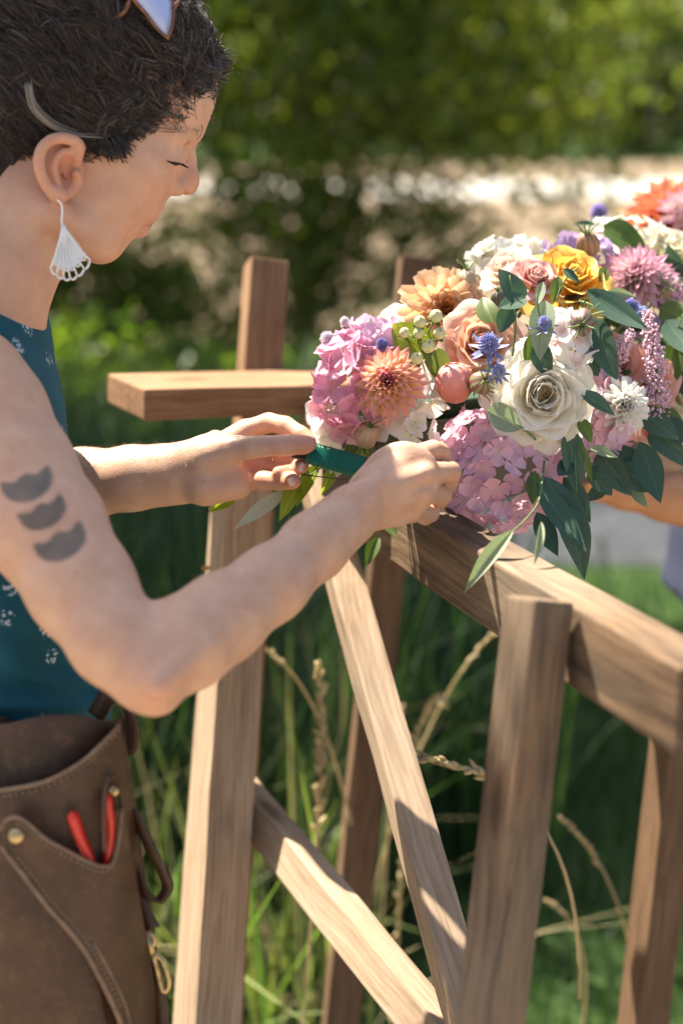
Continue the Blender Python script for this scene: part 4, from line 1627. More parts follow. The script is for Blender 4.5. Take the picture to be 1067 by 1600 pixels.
back_pairs = [((a[0] + 4, a[1] - (104 if i < 4 else (74, 34, 14)[i - 4])), (b[0], b[1])) for i, (a, b) in enumerate(pouch_pairs)]
panel('pouch_back', back_pairs, -.028, M_lea2, 14)
edge('rim', [a for a, b in pouch_pairs], .0015, .0019, M_edge)
# waxed thread stitches below the rim
M_thread = simple('waxed tan thread', (.30, .21, .12), .6)


def stitches(pts, off, parent, gap=7.0, ln_=4.0):
    q = catmull([Vector((x, y, 0)) for x, y in pts], 12)
    acc, parts = 0.0, []
    for a, b in zip(q[:-1], q[1:]):
        acc += (b - a).length
        if acc >= gap:
            acc = 0.0
            d = (b - a).normalized() * ln_
            parts.append(tube([at(a.x, a.y, hdep(a.x, a.y, off)) - hb, at(a.x + d.x, a.y + d.y, hdep(a.x + d.x, a.y + d.y, off)) - hb], .0007, 5))
    V_, F_ = join_vf(parts)
    link('stitching', mesh('stitching', V_, F_), M_thread, parent)['kind'] = 'stuff'


stitches([(a[0], a[1] + 9) for a, b in pouch_pairs], .0022, hol)
# right-hand flank of the pouch
V_, F_ = [], []
fl_p = [((187, 1133), (268, 1660))]
nk = 18
for k in range(nk + 1):
    t = k / nk
    x, y = 187 + 81 * t, 1133 + 527 * t
    for off in (0, -.014, -.030):
        V_.append(at(x - (0 if off == 0 else 1.5), y, hdep(x, y, off)) - hb)
for k in range(nk):
    for c in range(2):
        F_.append((k * 3 + c, k * 3 + c + 1, k * 3 + c + 4, k * 3 + c + 3))
fk = link('flank', mesh('flank', V_, F_), M_lea2, hol)
fk.modifiers.new('solid', 'SOLIDIFY').thickness = .0025
pocket = [((1, 1297), (3, 1322)), ((9, 1283), (18, 1342)), ((23, 1277), (42, 1372)), ((41, 1284), (74, 1414)), ((72, 1311), (106, 1450)), ((103, 1328), (134, 1486)), ((137, 1346), (158, 1530)),
          ((163, 1354), (182, 1580)), ((177, 1347), (212, 1660)), ((186, 1311), (238, 1660)), ((191, 1262), (262, 1660))]
pk = panel('pocket', pocket, .019, M_lea, 18)
edge('rim', [a for a, b in pocket], .0208, .0016, M_edge, pk)
edge('seam_welt', [b for a, b in pocket[:8]] + [(196, 1620)], .0210, .0022, M_edge, pk)
edge('seam_welt', [(x + 12, y - 14) for (a, (x, y)) in pocket[5:8]] + [(210, 1625)], .0208, .0013, M_edge, pk)
stitches([(x - 1, y + 8) for (x, y), b in pocket[2:9]], .0212, pk)
stitches([(x + 7, y - 7) for a, (x, y) in pocket[1:8]], .0212, pk)
# folded tongue behind the pocket
panel('tongue', [((-6, 1300), (-20, 1420)), ((20, 1330), (60, 1470)), ((60, 1385), (110, 1560)), ((110, 1440), (150, 1640)), ((150, 1510), (182, 1660))], .0035, M_lea2, 10, .002)


def rivet(x, y, off, r=.006):
    c = at(x, y, hdep(x, y, off))
    Mz = frame_z(camdir(0, .1, 1), None, c)
    V_, F_ = [], []
    for i, (rr, z) in enumerate(((1, 0), (.96, .0011), (.7, .0019), (.3, .0023), (0.02, .0024))):
        for k in range(14):
            a = 2 * math.pi * k / 14
            V_.append((r * rr * math.cos(a), r * rr * math.sin(a), z))
    for i in range(4):
        for k in range(14):
            F_.append((i * 14 + k, i * 14 + (k + 1) % 14, i * 14 + 14 + (k + 1) % 14, i * 14 + 14 + k))
    F_.append(tuple(range(56, 70)))
    link('rivet', mesh('rivet', V_, F_), M_brass, hol, rel(hol, Mz))


bpy.context.view_layer.update()
rivet(26, 1306, .0215)
rivet(179, 1236, .016, .004)


def strap(name, pts, width_dir, wd, mat, thick=.003, parent=None):
    """flat leather strap swept along world points"""
    q = catmull(pts, 6)
    V_, F_ = [], []
    wv = Vector(width_dir).normalized() * wd / 2
    for p in q:
        V_ += [p - wv - hb, p + wv - hb]
    for i in range(len(q) - 1):
        F_.append((2 * i, 2 * i + 1, 2 * i + 3, 2 * i + 2))
    o = link(name, mesh(name, V_, F_), mat, parent or hol)
    md = o.modifiers.new('solid', 'SOLIDIFY')
    md.thickness = thick
    md.offset = 0
    return o


# keeper strap round the pruner handle, belt tail, hanging loop
strap('keeper_strap', [at(163, 1330, 1.125), at(162, 1270, 1.120), at(166, 1222, 1.118), at(176, 1212, 1.122), at(187, 1224, 1.135), at(191, 1270, 1.145)], camdir(.35, 0, .94), .008, M_lea2)
strap('belt_tail', [at(150, 1120, 1.20), at(172, 1086, 1.19), at(193, 1098, 1.185), at(206, 1125, 1.185), at(204, 1160, 1.19), at(188, 1176, 1.20)], camdir(.75, -.55, .4), .017, M_lea2)
strap('hanging_loop', [at(200, 1300, 1.18), at(203, 1268, 1.175), at(212, 1275, 1.172), at(228, 1310, 1.17), at(255, 1365, 1.168), at(262, 1388, 1.17), at(246, 1408, 1.175), at(226, 1392, 1.18), at(208, 1340, 1.185), at(200, 1300, 1.19)], camdir(.55, .15, .8), .015, M_lea)
rivet(219, 1290, -.028, .004)
strap('clasp_strap', [at(206, 1330, 1.19), at(214, 1390, 1.188), at(226, 1425, 1.186), at(238, 1450, 1.185)], camdir(1, .3, .3), .014, M_lea2)
cl = []
q = [at(228 + 14 * math.cos(a), 1470 + 13 * math.sin(a), 1.183) - hb for a in np.linspace(0, 6.283, 17)[:-1]]
cl.append(tube(q, .0022, 8, closed=True))
cl.append(tube([at(228, 1456, 1.181) - hb, at(242, 1500, 1.181) - hb], .0028, 8))
V_, F_ = join_vf(cl)
link('clasp_ring', mesh('clasp_ring', V_, F_), M_brass, hol)
q = catmull([at(240, 1492, 1.18), at(254, 1500, 1.18), at(264, 1530, 1.18), at(262, 1546, 1.18), at(254, 1546, 1.18), at(246, 1515, 1.18), at(240, 1492, 1.18)], 5)
V_, F_ = tube([p - hb for p in q], .0022, 8)
link('snap_hook', mesh('snap_hook', V_, F_), M_brass, hol)
strap('hanging_strip', [at(240, 1500, 1.20), at(250, 1560, 1.20), at(258, 1640, 1.20)], camdir(1, 0, .3), .012, M_lea2)

# ---- red handled pruning shears in the pocket
pb = at(150, 1350, 1.13)
pr = empty('pruning_shears', pb)
tag(pr, 'pruning shears with two bright red handles tucked in the leather holster', 'pruning shears')
m, nt, N, L, P = new_mat('glossy red plastic grip')
P.inputs['Base Color'].default_value = (.62, .018, .012, 1)
P.inputs['Roughness'].default_value = .28
P.inputs['Coat Weight'].default_value = .3
M_red = m
for pts, rr in ((((113, 1268, .012), (118, 1285, .012), (130, 1318, .0105), (143, 1350, .009), (152, 1385, .008)), .0060),
                (((167, 1240, .012), (169, 1262, .012), (173, 1290, .011), (171, 1330, .010), (164, 1385, .008)), .0055)):
    q = catmull([at(p[0], p[1], hdep(p[0], p[1], p[2])) for p in pts], 5)
    n = len(q)
    V_, F_ = tube([p - pb for p in q], [(rr * s_, rr * .8 * s_) for s_ in [min(1, .35 + .4 * i) if i < 2 else 1 - .15 * i / n for i in range(n)]], 12)
    link('handle', mesh('handle', V_, F_), M_red, pr)
M_steel = simple('tool steel', (.4, .4, .4), .35, 1.0)
V_, F_ = tube([at(158, 1382, hdep(158, 1382, .008)) - pb, at(164, 1450, hdep(164, 1450, .008)) - pb, at(172, 1500, hdep(172, 1500, .008)) - pb], [.003, .004, .001], 8)
link('blade', mesh('blade', V_, F_), M_steel, pr)

# ---- green wire stick held between the hands
wa, wb_ = at(462, 702, 1.388), at(672, 760, 1.345)
wr_ = empty('wire_stick', wa)
tag(wr_, 'stick wound with green floral wire held between both hands of the woman', 'florist wire')
ax_v = (wb_ - wa).normalized()
n_v = (Vector(camdir(0, .35, 1)) - ax_v * Vector(camdir(0, .35, 1)).dot(ax_v)).normalized()
s_v = ax_v.cross(n_v)
M_stick = simple('dark stick', (.02, .022, .02), .4, noise=.3)
Mst = Matrix((s_v, n_v, ax_v)).transposed().to_4x4()
Mst.translation = wa
bpy.context.view_layer.update()


def rrect(w, h, r, n=5):
    out_ = []
    for cx, cy, a0 in ((w - r, h - r, 0), (-w + r, h - r, 90), (-w + r, -h + r, 180), (w - r, -h + r, 270)):
        for k in range(n):
            a = R(a0 + 90 * k / (n - 1))
            out_.append((cx + r * math.cos(a), cy + r * math.sin(a)))
    return out_


prof = rrect(.0098, .0045, .0042)
Lw = (wb_ - wa).length
V_ = [(x, y, z) for z in (0.0, Lw) for x, y in prof]
n = len(prof)
F_ = [(k, (k + 1) % n, n + (k + 1) % n, n + k) for k in range(n)] + [tuple(range(n))[::-1], tuple(range(n, 2 * n))]
link('stick', mesh('stick', V_, F_), M_stick, wr_, rel(wr_, Mst))
m, nt, N, L, P = new_mat('enamelled green wire')
P.inputs['Base Color'].default_value = (.004, .155, .095, 1)
P.inputs['Roughness'].default_value = .3
M_wire = m
pts = []
turns = 54
for i in range(turns * 16):
    a = i / 16
    x, y = prof[int((i % 16) / 16 * n) % n]
    z = .016 + (.056) * a / turns + .0004 * math.sin(i * 1.7)
    k = 1.10 if z > .02 else 1.05
    pts.append((x * k + .0003 * math.sin(i), y * k + .0004, z))
V_, F_ = tube(pts, .00062, 4)
link('wire_winding', mesh('wire_winding', V_, F_), M_wire, wr_, rel(wr_, Mst))
q = bez(at(470, 741, 1.388), at(500, 745, 1.38), at(560, 752, 1.33), 10)
V_, F_ = tube([p - wa for p in q], .0006, 5)
link('loose_wire', mesh('loose_wire', V_, F_), M_stick, wr_)

# ---- second person at the right edge
B2 = Vol((.30, 1.55, .40), (1.10, 2.35, 1.75), .0048)
s2 = P3(1265, 560, 2.0)
B2.chain([(s2, .055), (P3(1215, 700, 1.93), .046), (P3(1165, 800, 1.86), .041)], .02)
B2.chain([(P3(1165, 800, 1.86), .042), (P3(1090, 782, 1.85), .037), (P3(1040, 776, 1.845), .031), (P3(975, 766, 1.835), .0235), (P3(925, 752, 1.825), .0225)], .015)
B2.chain([(P3(925, 752, 1.825), .0225), (P3(895, 742, 1.80), .026), (P3(865, 735, 1.775), .026)], .012)
for k in range(4):
    B2.chain([(P3(868, 718 + 14 * k, 1.775), .012), (P3(830, 712 + 15 * k, 1.75), .0095), (P3(815, 716 + 15 * k, 1.725), .0085), (P3(822, 722 + 15 * k, 1.705), .0075)], .003)
B2.chain([(P3(890, 725, 1.78), .014), (P3(865, 702, 1.745), .0105), (P3(845, 700, 1.72), .009)], .005)
h2 = P3(1265, 300, 2.1)
B2.ell(h2, (CR, CF, CU), (.092, .076, .115), .02)
B2.chain([(h2 + np.array((-.02, 0, -.04)), .055), (P3(1290, 480, 2.1), .055), (P3(1295, 560, 2.1), .08)], .03)
B2.ball(h2 + np.array((-.098, -.012, -.02)), .012, .012)
B2.ball(h2 + np.array((-.072, 0, -.095)), .03, .03)
B2.chain([(P3(1295, 560, 2.1), .09), (P3(1290, 900, 2.08), .10), (P3(1290, 1150, 2.08), .10)], .04)
V, F = B2.mesh()
V = relax(V, F, 2, .4)
f2 = Vector((.72, 2.05, 0))
p2 = empty('person', f2)
tag(p2, 'second person in blue cloth, tanned forearm reaching behind the flowers at right edge', 'person')
c2 = np.tile(np.array((.52, .27, .15)), (len(V), 1))
link('body', mesh('body', V - np.array(f2), F, col=c2), M_skin, p2)
m, nt, N, L, P = new_mat('blue herringbone cloth')
tc = nd(N, 'TexCoord')
wv_ = nd(N, 'TexWave', wave_type='BANDS', bands_direction='DIAGONAL')
wv_.inputs['Scale'].default_value = 110
wv_.inputs['Distortion'].default_value = .6
L.new(tc.outputs['Object'], wv_.inputs['Vector'])
r = ramp(N, [(0.3, (.007, .012, .038)), (0.7, (.02, .027, .062))])
L.new(wv_.outputs['Fac'], r.inputs[0])
L.new(r.outputs[0], P.inputs['Base Color'])
P.inputs['Roughness'].default_value = .85
M_blue = m
S2 = Vol((.36, 1.70, .60), (1.10, 2.45, 1.45), .008)
for a, b, ra, rb in (((1290, 545), (1275, 680), (.11, .13), (.13, .15)), ((1275, 680), (1238, 840), (.13, .15), (.15, .17)), ((1238, 840), (1215, 985), (.15, .17), (.165, .185))):
    S2.flat(P3(*a, 2.1), P3(*b, 2.08), CR, ra[::-1], rb[::-1], .02)
S2.cut(P3(1060, 962, 1.95), (-.25, 0, -.97))
V, F = S2.mesh()
V = V + (noise3(V, 30, 8) * .006)[:, None] * np.array([1, 1, 0])
link('blue_shirt', mesh('blue_shirt', relax(V, F, 2) - np.array(f2), F), M_blue, p2)
T = Vol((.36, 1.70, -.01), (1.15, 2.45, .95), .012)
for s_ in (-1, 1):
    T.chain([(np.array((.74, 2.05 + .08 * s_, .82)), .10), (np.array((.72, 2.05 + .09 * s_, .48)), .07), (np.array((.74, 2.05 + .09 * s_, .06)), .06)], .03)
T.cut((0, 0, .003), (0, 0, -1))
V, F = T.mesh()
link('trousers', mesh('trousers', relax(V, F, 1) - np.array(f2), F), simple('dark denim', (.03, .04, .07), .85, noise=.3), p2)
T = Vol(h2 - .14, h2 + .15, .006)
T.ell(h2 + np.array((.012, 0, .02)), (CR, CF, CU), (.098, .086, .112), .02)
T.cut(h2 + np.array((-.055, 0, .03)), (-.8, 0, -.6))
V, F = T.mesh()
link('hair', mesh('hair', relax(V, F, 1) - np.array(f2), F, col=np.tile(np.array((.06, .035, .02)), (len(V), 1))), M_hair, p2)

# ------------------------------------------------------------------ flowers
FG = 'flowers of the arrangement on the wooden frame'
_pmesh = {}


def petal(key, L=1, W=1, cup=.2, curl=0.0, shape='round', nu=6, nv=4, rim=0.0, ruf=0.0, seed=0):
    """petal mesh, base at the origin, length along +Y, inner face +Z"""
    if key in _pmesh:
        return _pmesh[key]
    rg = random.Random(seed + len(_pmesh))
    V_, F_, C_ = [], [], []
    for i in range(nu + 1):
        u = i / nu
        if shape == 'round':
            f = max(.12, math.sin(math.pi * min(1, .10 + .80 * u ** .85))) ** .7
        elif shape == 'heart':
            f = max(.10, (u ** .7)) * (1 if u < .72 else math.sqrt(max(.10, 1 - ((u - .72) / .30) ** 2)))
        elif shape == 'dahlia':
            f = (.34 + .66 * math.sin(math.pi * min(1, u * .92) ** .9)) * (1 - u ** 5 * .85)
        elif shape == 'lance':
            f = max(.03, math.sin(math.pi * u ** .85) ** .9) if u < 1 else .03
        elif shape == 'oval':
            f = max(.06, math.sin(math.pi * u ** .8) ** .62) if u < 1 else .06
        else:   # rose
            f = min(1, .28 + 1.25 * u ** .8) * (1 if u < .68 else math.sqrt(max(.16, 1 - ((u - .68) / .35) ** 2)))
        for j in range(nv + 1):
            v = j / nv * 2 - 1
            x = v * W / 2 * f
            y = L * u - (abs(v) ** 2) * (L * .10 if shape in ('rose', 'heart') else 0) * u
            z = cup * W * v * v * f * f + curl * L * u * u - rim * L * max(0, u - .72) ** 2 * 6
            z += ruf * L * math.sin(v * 5 + seed) * u ** 2 + ruf * .5 * L * rg.uniform(-1, 1) * u
            V_.append((x, y, z))
            C_.append(u)
    for i in range(nu):
        for j in range(nv):
            a = i * (nv + 1) + j
            F_.append((a, a + 1, a + nv + 2, a + nv + 1))
    me = mesh('petal', V_, F_, col=np.array(C_))
    _pmesh[key] = me
    return me


_inst = {}


def with_mat(me, mat):
    """one mesh per shape and material, shared by all alike pieces"""
    k = (me.name, mat.name)
    if k not in _inst:
        c = me.copy()
        c.materials.clear()
        c.materials.append(mat)
        _inst[k] = c
    return _inst[k]


def pm(phi, theta, r0, z0, sl, sw, roll=0.0, sz=None):
    """petal placement round a flower axis (local Z): theta from the axis"""
    e = Vector((math.cos(phi), math.sin(phi), 0))
    k = Vector((0, 0, 1))
    y = k * math.cos(theta) + e * math.sin(theta)
    z = k * math.sin(theta) - e * math.cos(theta)
    x = y.cross(z)
    if roll:
        q = Quaternion(y, roll)
        x, z = q @ x, q @ z
    M = Matrix((x * sw, y * sl, z * (sz or (sl + sw) / 2))).transposed().to_4x4()
    M.translation = e * r0 + k * z0
    return M


def flower_root(name, c, n, label, cat, spin=0.0, group=FG):
    M = frame_z(n, None, c) @ Matrix.Rotation(spin, 4, 'Z')
    o = empty(name, M=M)
    tag(o, label, cat, group)
    return o


M_stem = simple('green stem', (.10, .17, .05), .6, noise=.3)
M_calyx = simple('green calyx', (.13, .20, .06), .6, noise=.3)
M_stamen = simple('brown stamens', (.22, .12, .03), .7, noise=.4)


def stem_under(root, L=.05, r=.0022, mat=None, z0=.002):
    L = L + z0
    V_, F_ = tube([(0, 0, -z0), (.002, .001, -L * .5), (0, .003, -L)], r, 6)
    link('stem', mesh('stem', V_, F_), mat or M_stem, root)


def rose(c, n, Rr, mat, label, cat='rose', count=28, opening=78, t0=0.0, stamens=False, seed=0, name='garden_rose', spin=0.0):
    rg = random.Random(seed)
    root = flower_root(name, c, n, label, cat, spin)
    for i in range(count):
        t = t0 + (1 - t0) * (i + .5) / count
        b = min(3, int(t * 4))
        cup = (.42, .34, .24, .17)[b]
        curl = (.22, .14, .02, -.12)[b]
        rim = (0.0, .10, .22, .34)[b]
        v = rg.randrange(2)
        me = with_mat(petal(('rose', b, v), 1, 1, cup, curl, 'rose', 7, 6, rim, .018 + .02 * v, seed=b * 2 + v), mat)
        th = R(-16 + (opening + 16) * t ** .95 + rg.uniform(-5, 5))
        L_ = Rr * (.62 + .42 * t) * rg.uniform(.94, 1.06)
        M = pm(i * 2.39996 + rg.uniform(-.15, .15), th, Rr * (.075 + .20 * t), Rr * (-.12 - .30 * t), L_, Rr * (.40 + 1.02 * t), rg.uniform(-.16, .16))
        link('petal', me, None, root, M)
    if stamens:
        nv = 18
        V_ = [(0, 0, Rr * .10)] + [(Rr * r_ * math.cos(6.2832 * k / nv), Rr * r_ * math.sin(6.2832 * k / nv), Rr * (z_ + .02 * math.sin(k * 2.3))) for r_, z_ in ((.10, .12), (.22, .06), (.34, -.04)) for k in range(nv)]
        F_ = [(0, 1 + k, 1 + (k + 1) % nv) for k in range(nv)] + [(1 + i * nv + k, 1 + (i + 1) * nv + k, 1 + (i + 1) * nv + (k + 1) % nv, 1 + i * nv + (k + 1) % nv) for i in range(2) for k in range(nv)]
        link('heart', mesh('heart', V_, F_, col=np.array([.25] * len(V_))), mat, root)
        for i in range(9):
            me = with_mat(petal(('rose', 1, i % 2), 1, 1, .34, .14, 'rose', 7, 6, .10, .03, seed=i), mat)
            link('petal', me, None, root, pm(i * 2.39996, R(rg.uniform(10, 40)), Rr * rg.uniform(.08, .2), Rr * rg.uniform(-.02, .05), Rr * rg.uniform(.25, .36), Rr * rg.uniform(.3, .42), rg.uniform(-.4, .4)))
        parts = []
        for i in range(16):
            a = rg.uniform(0, 6.28)
            r_ = Rr * rg.uniform(.02, .13)
            b = Vector((math.cos(a) * r_ * .4, math.sin(a) * r_ * .4, Rr * .02))
            e = Vector((math.cos(a) * r_, math.sin(a) * r_, Rr * rg.uniform(.30, .42)))
            parts.append(tube([b, e], [.0004, .0004], 4))
            parts.append(tube([e, e + Vector((0, 0, .0014)), e + Vector((0, 0, .0024))], [.0004, .0011, .0003], 5))
        V_, F_ = join_vf(parts)
        link('stamens', mesh('stamens', V_, F_), M_stamen, root)['kind'] = 'stuff'
    stem_under(root, z0=Rr * .5)
    return root


def bud(c, n, Rr, mat, label, seed=0, name='rose_bud'):
    """tight round bud: petals wrapped over one another"""
    rg = random.Random(seed)
    root = flower_root(name, c, n, label, 'rose bud')
    nu, nv = 12, 20
    V_, F_, C_ = [], [], []
    for i in range(nu + 1):
        a = math.pi * i / nu
        for j in range(nv):
            b = 2 * math.pi * j / nv
            r_ = math.sin(a) ** .8 * Rr * (.90 + .03 * math.sin(3 * b + 4 * a))
            V_.append((r_ * math.cos(b), r_ * math.sin(b), -math.cos(a) * Rr * .98))
            C_.append(i / nu)
    for i in range(nu):
        for j in range(nv):
            F_.append((i * nv + j, i * nv + (j + 1) % nv, (i + 1) * nv + (j + 1) % nv, (i + 1) * nv + j))
    link('heart', mesh('heart', V_, F_, col=np.array(C_)), mat, root)
    for i in range(9):
        # petal following the ball surface
        V_, F_, C_ = [], [], []
        ph = i * 2.39996
        off = 1.015 + .030 * ((i * 2) % 5) / 2
        half = rg.uniform(.75, .95)
        topa = rg.uniform(.80, .97) * math.pi
        skew = rg.uniform(-.3, .3)
        for u in range(11):
            for v in range(9):
                vv = v / 8 * 2 - 1
                a = .06 * math.pi + (topa - .06 * math.pi - .16 * abs(vv) ** 2.2) * u / 10
                w = half * (1 - .45 * (u / 10) ** 3)
                b = ph + vv * w + skew * u / 10
                r_ = math.sin(a) ** .8 * Rr * .93 * off * (1 + .10 * max(0, u / 10 - .75) + .03 * abs(vv) ** 6)
                V_.append((r_ * math.cos(b), r_ * math.sin(b), -math.cos(a) * Rr * off))
                C_.append(u / 10)
        for u in range(10):
            for v in range(8):
                k = u * 9 + v
                F_.append((k, k + 1, k + 10, k + 9))
        link('petal', mesh('petal', V_, F_, col=np.array(C_)), mat, root)
    stem_under(root, Rr * .4, z0=Rr * .8)
    return root


def dahlia(c, n, Rr, mat, label, count=84, seed=0, pointed=True, wide=.30, flat=100, heart=None, name='dahlia', cup=.30, dome=.20, spin=0.0, inner=.36):
    rg = random.Random(seed)
    root = flower_root(name, c, n, label, 'dahlia', spin)
    for i in range(count):
        t = (i + .5) / count
        v = rg.randrange(2)
        me = with_mat(petal(('dahlia', pointed, v, round(cup, 2)), 1, 1, cup + .06 * v, .10 - .06 * v, 'dahlia' if pointed else 'round', 6, 4, 0, .012, seed=v), heart if (heart and t < .16) else mat)
        th = R(6 + flat * t ** .72 + rg.uniform(-4, 4))
        L_ = Rr * (inner + (1 - inner) * t ** .8) * rg.uniform(.93, 1.06)
        link('petal', me, None, root, pm(i * 2.39996 + rg.uniform(-.08, .08), th, Rr * (.03 + .10 * t), Rr * dome * (1 - t) - Rr * .12, L_, Rr * wide * (.55 + .6 * t) * rg.uniform(.9, 1.1), rg.uniform(-.1, .1)))
    stem_under(root)
    return root


M_eye = simple('tiny floret eye', (.55, .55, .25), .6, noise=.3)


def eye_mesh():
    if 'eye' not in _pmesh:
        V_, F_ = tube([(0, 0, -.10), (0, 0, -.02), (0, 0, .05), (0, 0, .09)], [.05, .075, .07, .02], 7)
        _pmesh['eye'] = mesh('floret', V_, F_)
    return _pmesh['eye']


def cluster(name, c, radii, axes, nfl, size, mat, label, cat, k=4, seed=0, shape='heart', facing=None, lim=-.15, cup=.16, eye=None, wide=.9, jit=.48, vary=None):
    """round head of small four- or five-petalled florets (florets > petals)"""
    rg = random.Random(seed)
    root = flower_root(name, c, facing or camdir(0, .3, 1), label, cat)
    Mi = root.matrix_basis.inverted()
    f = Vector(facing or camdir(0, .3, 1))
    i = 0
    made = 0
    tot = int(nfl / (.5 - lim * .5) + 1)
    A = [Vector(a) for a in axes]
    while made < nfl and i < tot * 2:
        z = 1 - 2 * (i + .5) / tot if i < tot else rg.uniform(-1, 1)
        ph = i * 2.39996
        i += 1
        d = Vector((math.sqrt(max(0, 1 - z * z)) * math.cos(ph), math.sqrt(max(0, 1 - z * z)) * math.sin(ph), z))
        dw = A[0] * d.x + A[1] * d.y + A[2] * d.z
        if dw.dot(f) < lim:
            continue
        made += 1
        p = Vector(c) + A[0] * d.x * radii[0] + A[1] * d.y * radii[1] + A[2] * d.z * radii[2]
        p += Vector((rg.uniform(-1, 1), rg.uniform(-1, 1), rg.uniform(-1, 1))) * size * .22
        nn = (dw + Vector((rg.uniform(-1, 1), rg.uniform(-1, 1), rg.uniform(-1, 1))) * jit).normalized()
        s = size * rg.uniform(.82, 1.15)
        Mf = Mi @ frame_z(nn, None, p) @ Matrix.Rotation(rg.uniform(0, 6.28), 4, 'Z')
        fl = link('floret', with_mat(eye_mesh(), eye or M_eye), None, root, Mf @ Matrix.Scale(s * .95, 4))
        op = rg.uniform(62, 92)
        mm = mat if not vary else rg.choice([mat] + vary)
        for q in range(k):
            v = rg.randrange(3)
            me = with_mat(petal((shape, k, v, round(cup, 2)), 1, 1, cup + .04 * v, (.02, .12, -.08)[v], shape, 5, 4, .0, .03, seed=v), mm)
            link('petal', me, None, fl, pm(q * 2 * math.pi / k + rg.uniform(-.1, .1), R(op + rg.uniform(-8, 8)), .04, 0, 1.0, wide * (1.5 if k == 4 else 1.2), rg.uniform(-.15, .15)))
    return root


M_thistle = None


def thistle(c, n, Rr, label, blue=(.16, .17, .36), brc=(.20, .22, .40), seed=0, bracts=9, bl=2.1, name='sea_holly'):
    rg = random.Random(seed)
    root = flower_root(name, c, n, label, 'sea holly')
    parts = []
    N_ = 150
    for i in range(N_):
        z = 1 - 1.7 * (i + .5) / N_
        a = i * 2.39996
        s = math.sqrt(max(0, 1 - z * z))
        d = Vector((s * math.cos(a), s * math.sin(a), z * 1.15))
        b = d * Rr * .70
        parts.append(tube([b * .85, b * 1.08, d * Rr * rg.uniform(.95, 1.12)], [Rr * .10, Rr * .085, Rr * .012], 5))
    V_, F_ = join_vf(parts)
    k = tuple(round(x, 2) for x in blue)
    mh = bpy.data.materials.get('thistle %s' % (k,)) or simple('thistle %s' % (k,), blue, .7, noise=.35, nscale=500, var=tuple(min(1, x * 1.5) for x in blue))
    link('head', mesh('head', V_, F_), mh, root)['kind'] = 'stuff'
    mb_ = bpy.data.materials.get('bract %s' % (k,)) or simple('bract %s' % (k,), brc, .6, noise=.25, nscale=200)
    for i in range(bracts):
        me = with_mat(petal(('bract',), 1, .22, .25, .12, 'lance', 6, 2), mb_)
        link('bract', me, None, root, pm(i * 6.283 / bracts + rg.uniform(-.2, .2), R(rg.uniform(78, 112)), Rr * .3, -Rr * .6, Rr * bl * rg.uniform(.7, 1.1), Rr * bl * 1.1))
    V_, F_ = tube([(0, 0, -Rr * .5), (.002, 0, -Rr * 3), (0, .002, -Rr * 6)], Rr * .10, 6)
    link('stem', mesh('stem', V_, F_), mb_, root)
    return root


def pod(c, n, Rr, label, c1=(.22, .26, .10), c2=(.22, .07, .08), seed=0, horns=6, thread=True, name='seed_pod', tall=1.25):
    """love-in-a-mist seed pod: ribbed, striped, horned, in a ruff of threads"""
    rg = random.Random(seed)
    root = flower_root(name, c, n, label, 'seed pod')
    nu, nv = 10, 40
    V_, F_, C_ = [], [], []
    for i in range(nu + 1):
        a = math.pi * i / nu
        for j in range(nv):
            b = 2 * math.pi * j / nv
            rib = .06 * math.cos(5 * b)
            r_ = math.sin(a) ** .8 * Rr * (1 + rib)
            V_.append((r_ * math.cos(b), r_ * math.sin(b), -math.cos(a) * Rr * tall))
            C_.append(.5 + .5 * math.cos(10 * b))
    for i in range(nu):
        for j in range(nv):
            F_.append((i * nv + j, i * nv + (j + 1) % nv, (i + 1) * nv + (j + 1) % nv, (i + 1) * nv + j))
    key = 'pod %s %s' % (c1, c2)
    mt = bpy.data.materials.get(key)
    if mt is None:
        mt, nt, N, L, P = new_mat(key)
        at_ = nd(N, 'Attribute', attribute_name='Col')
        r = ramp(N, [(.15, c1), (.75, c2)])
        L.new(at_.outputs['Fac'], r.inputs[0])
        L.new(r.outputs[0], P.inputs['Base Color'])
        P.inputs['Roughness'].default_value = .55
    link('capsule', mesh('capsule', V_, F_, col=np.array(C_)), mt, root)
    for k in range(horns):
        a = 2 * math.pi * k / horns
        e = Vector((math.cos(a), math.sin(a), 0))
        top_ = Vector((0, 0, Rr * tall * .95)) + e * Rr * .12
        V_, F_ = tube(bez(top_, top_ + e * Rr * .45 + Vector((0, 0, Rr * .7)), top_ + e * Rr * rg.uniform(.8, 1.2) + Vector((0, 0, Rr * rg.uniform(.9, 1.3))), 6), [Rr * .10 * (1 - .14 * i) for i in range(6)], 5)
        link('horn', mesh('horn', V_, F_), M_calyx, root)
    if thread:
        parts = []
        for k in range(26):
            a = rg.uniform(0, 6.28)
            e = Vector((math.cos(a), math.sin(a), 0))
            b = Vector((0, 0, -Rr * tall)) + e * Rr * .15
            parts.append(tube(bez(b, b + e * Rr * rg.uniform(.7, 1.3), b + e * Rr * rg.uniform(1.1, 1.9) + Vector((0, 0, Rr * rg.uniform(.1, 1.3))), 6), [Rr * .035] * 5 + [Rr * .008], 4))
        V_, F_ = join_vf(parts)
        link('thread_ruff', mesh('thread_ruff', V_, F_), M_calyx, root)['kind'] = 'stuff'
    stem_under(root, Rr * 4, Rr * .13)
    return root


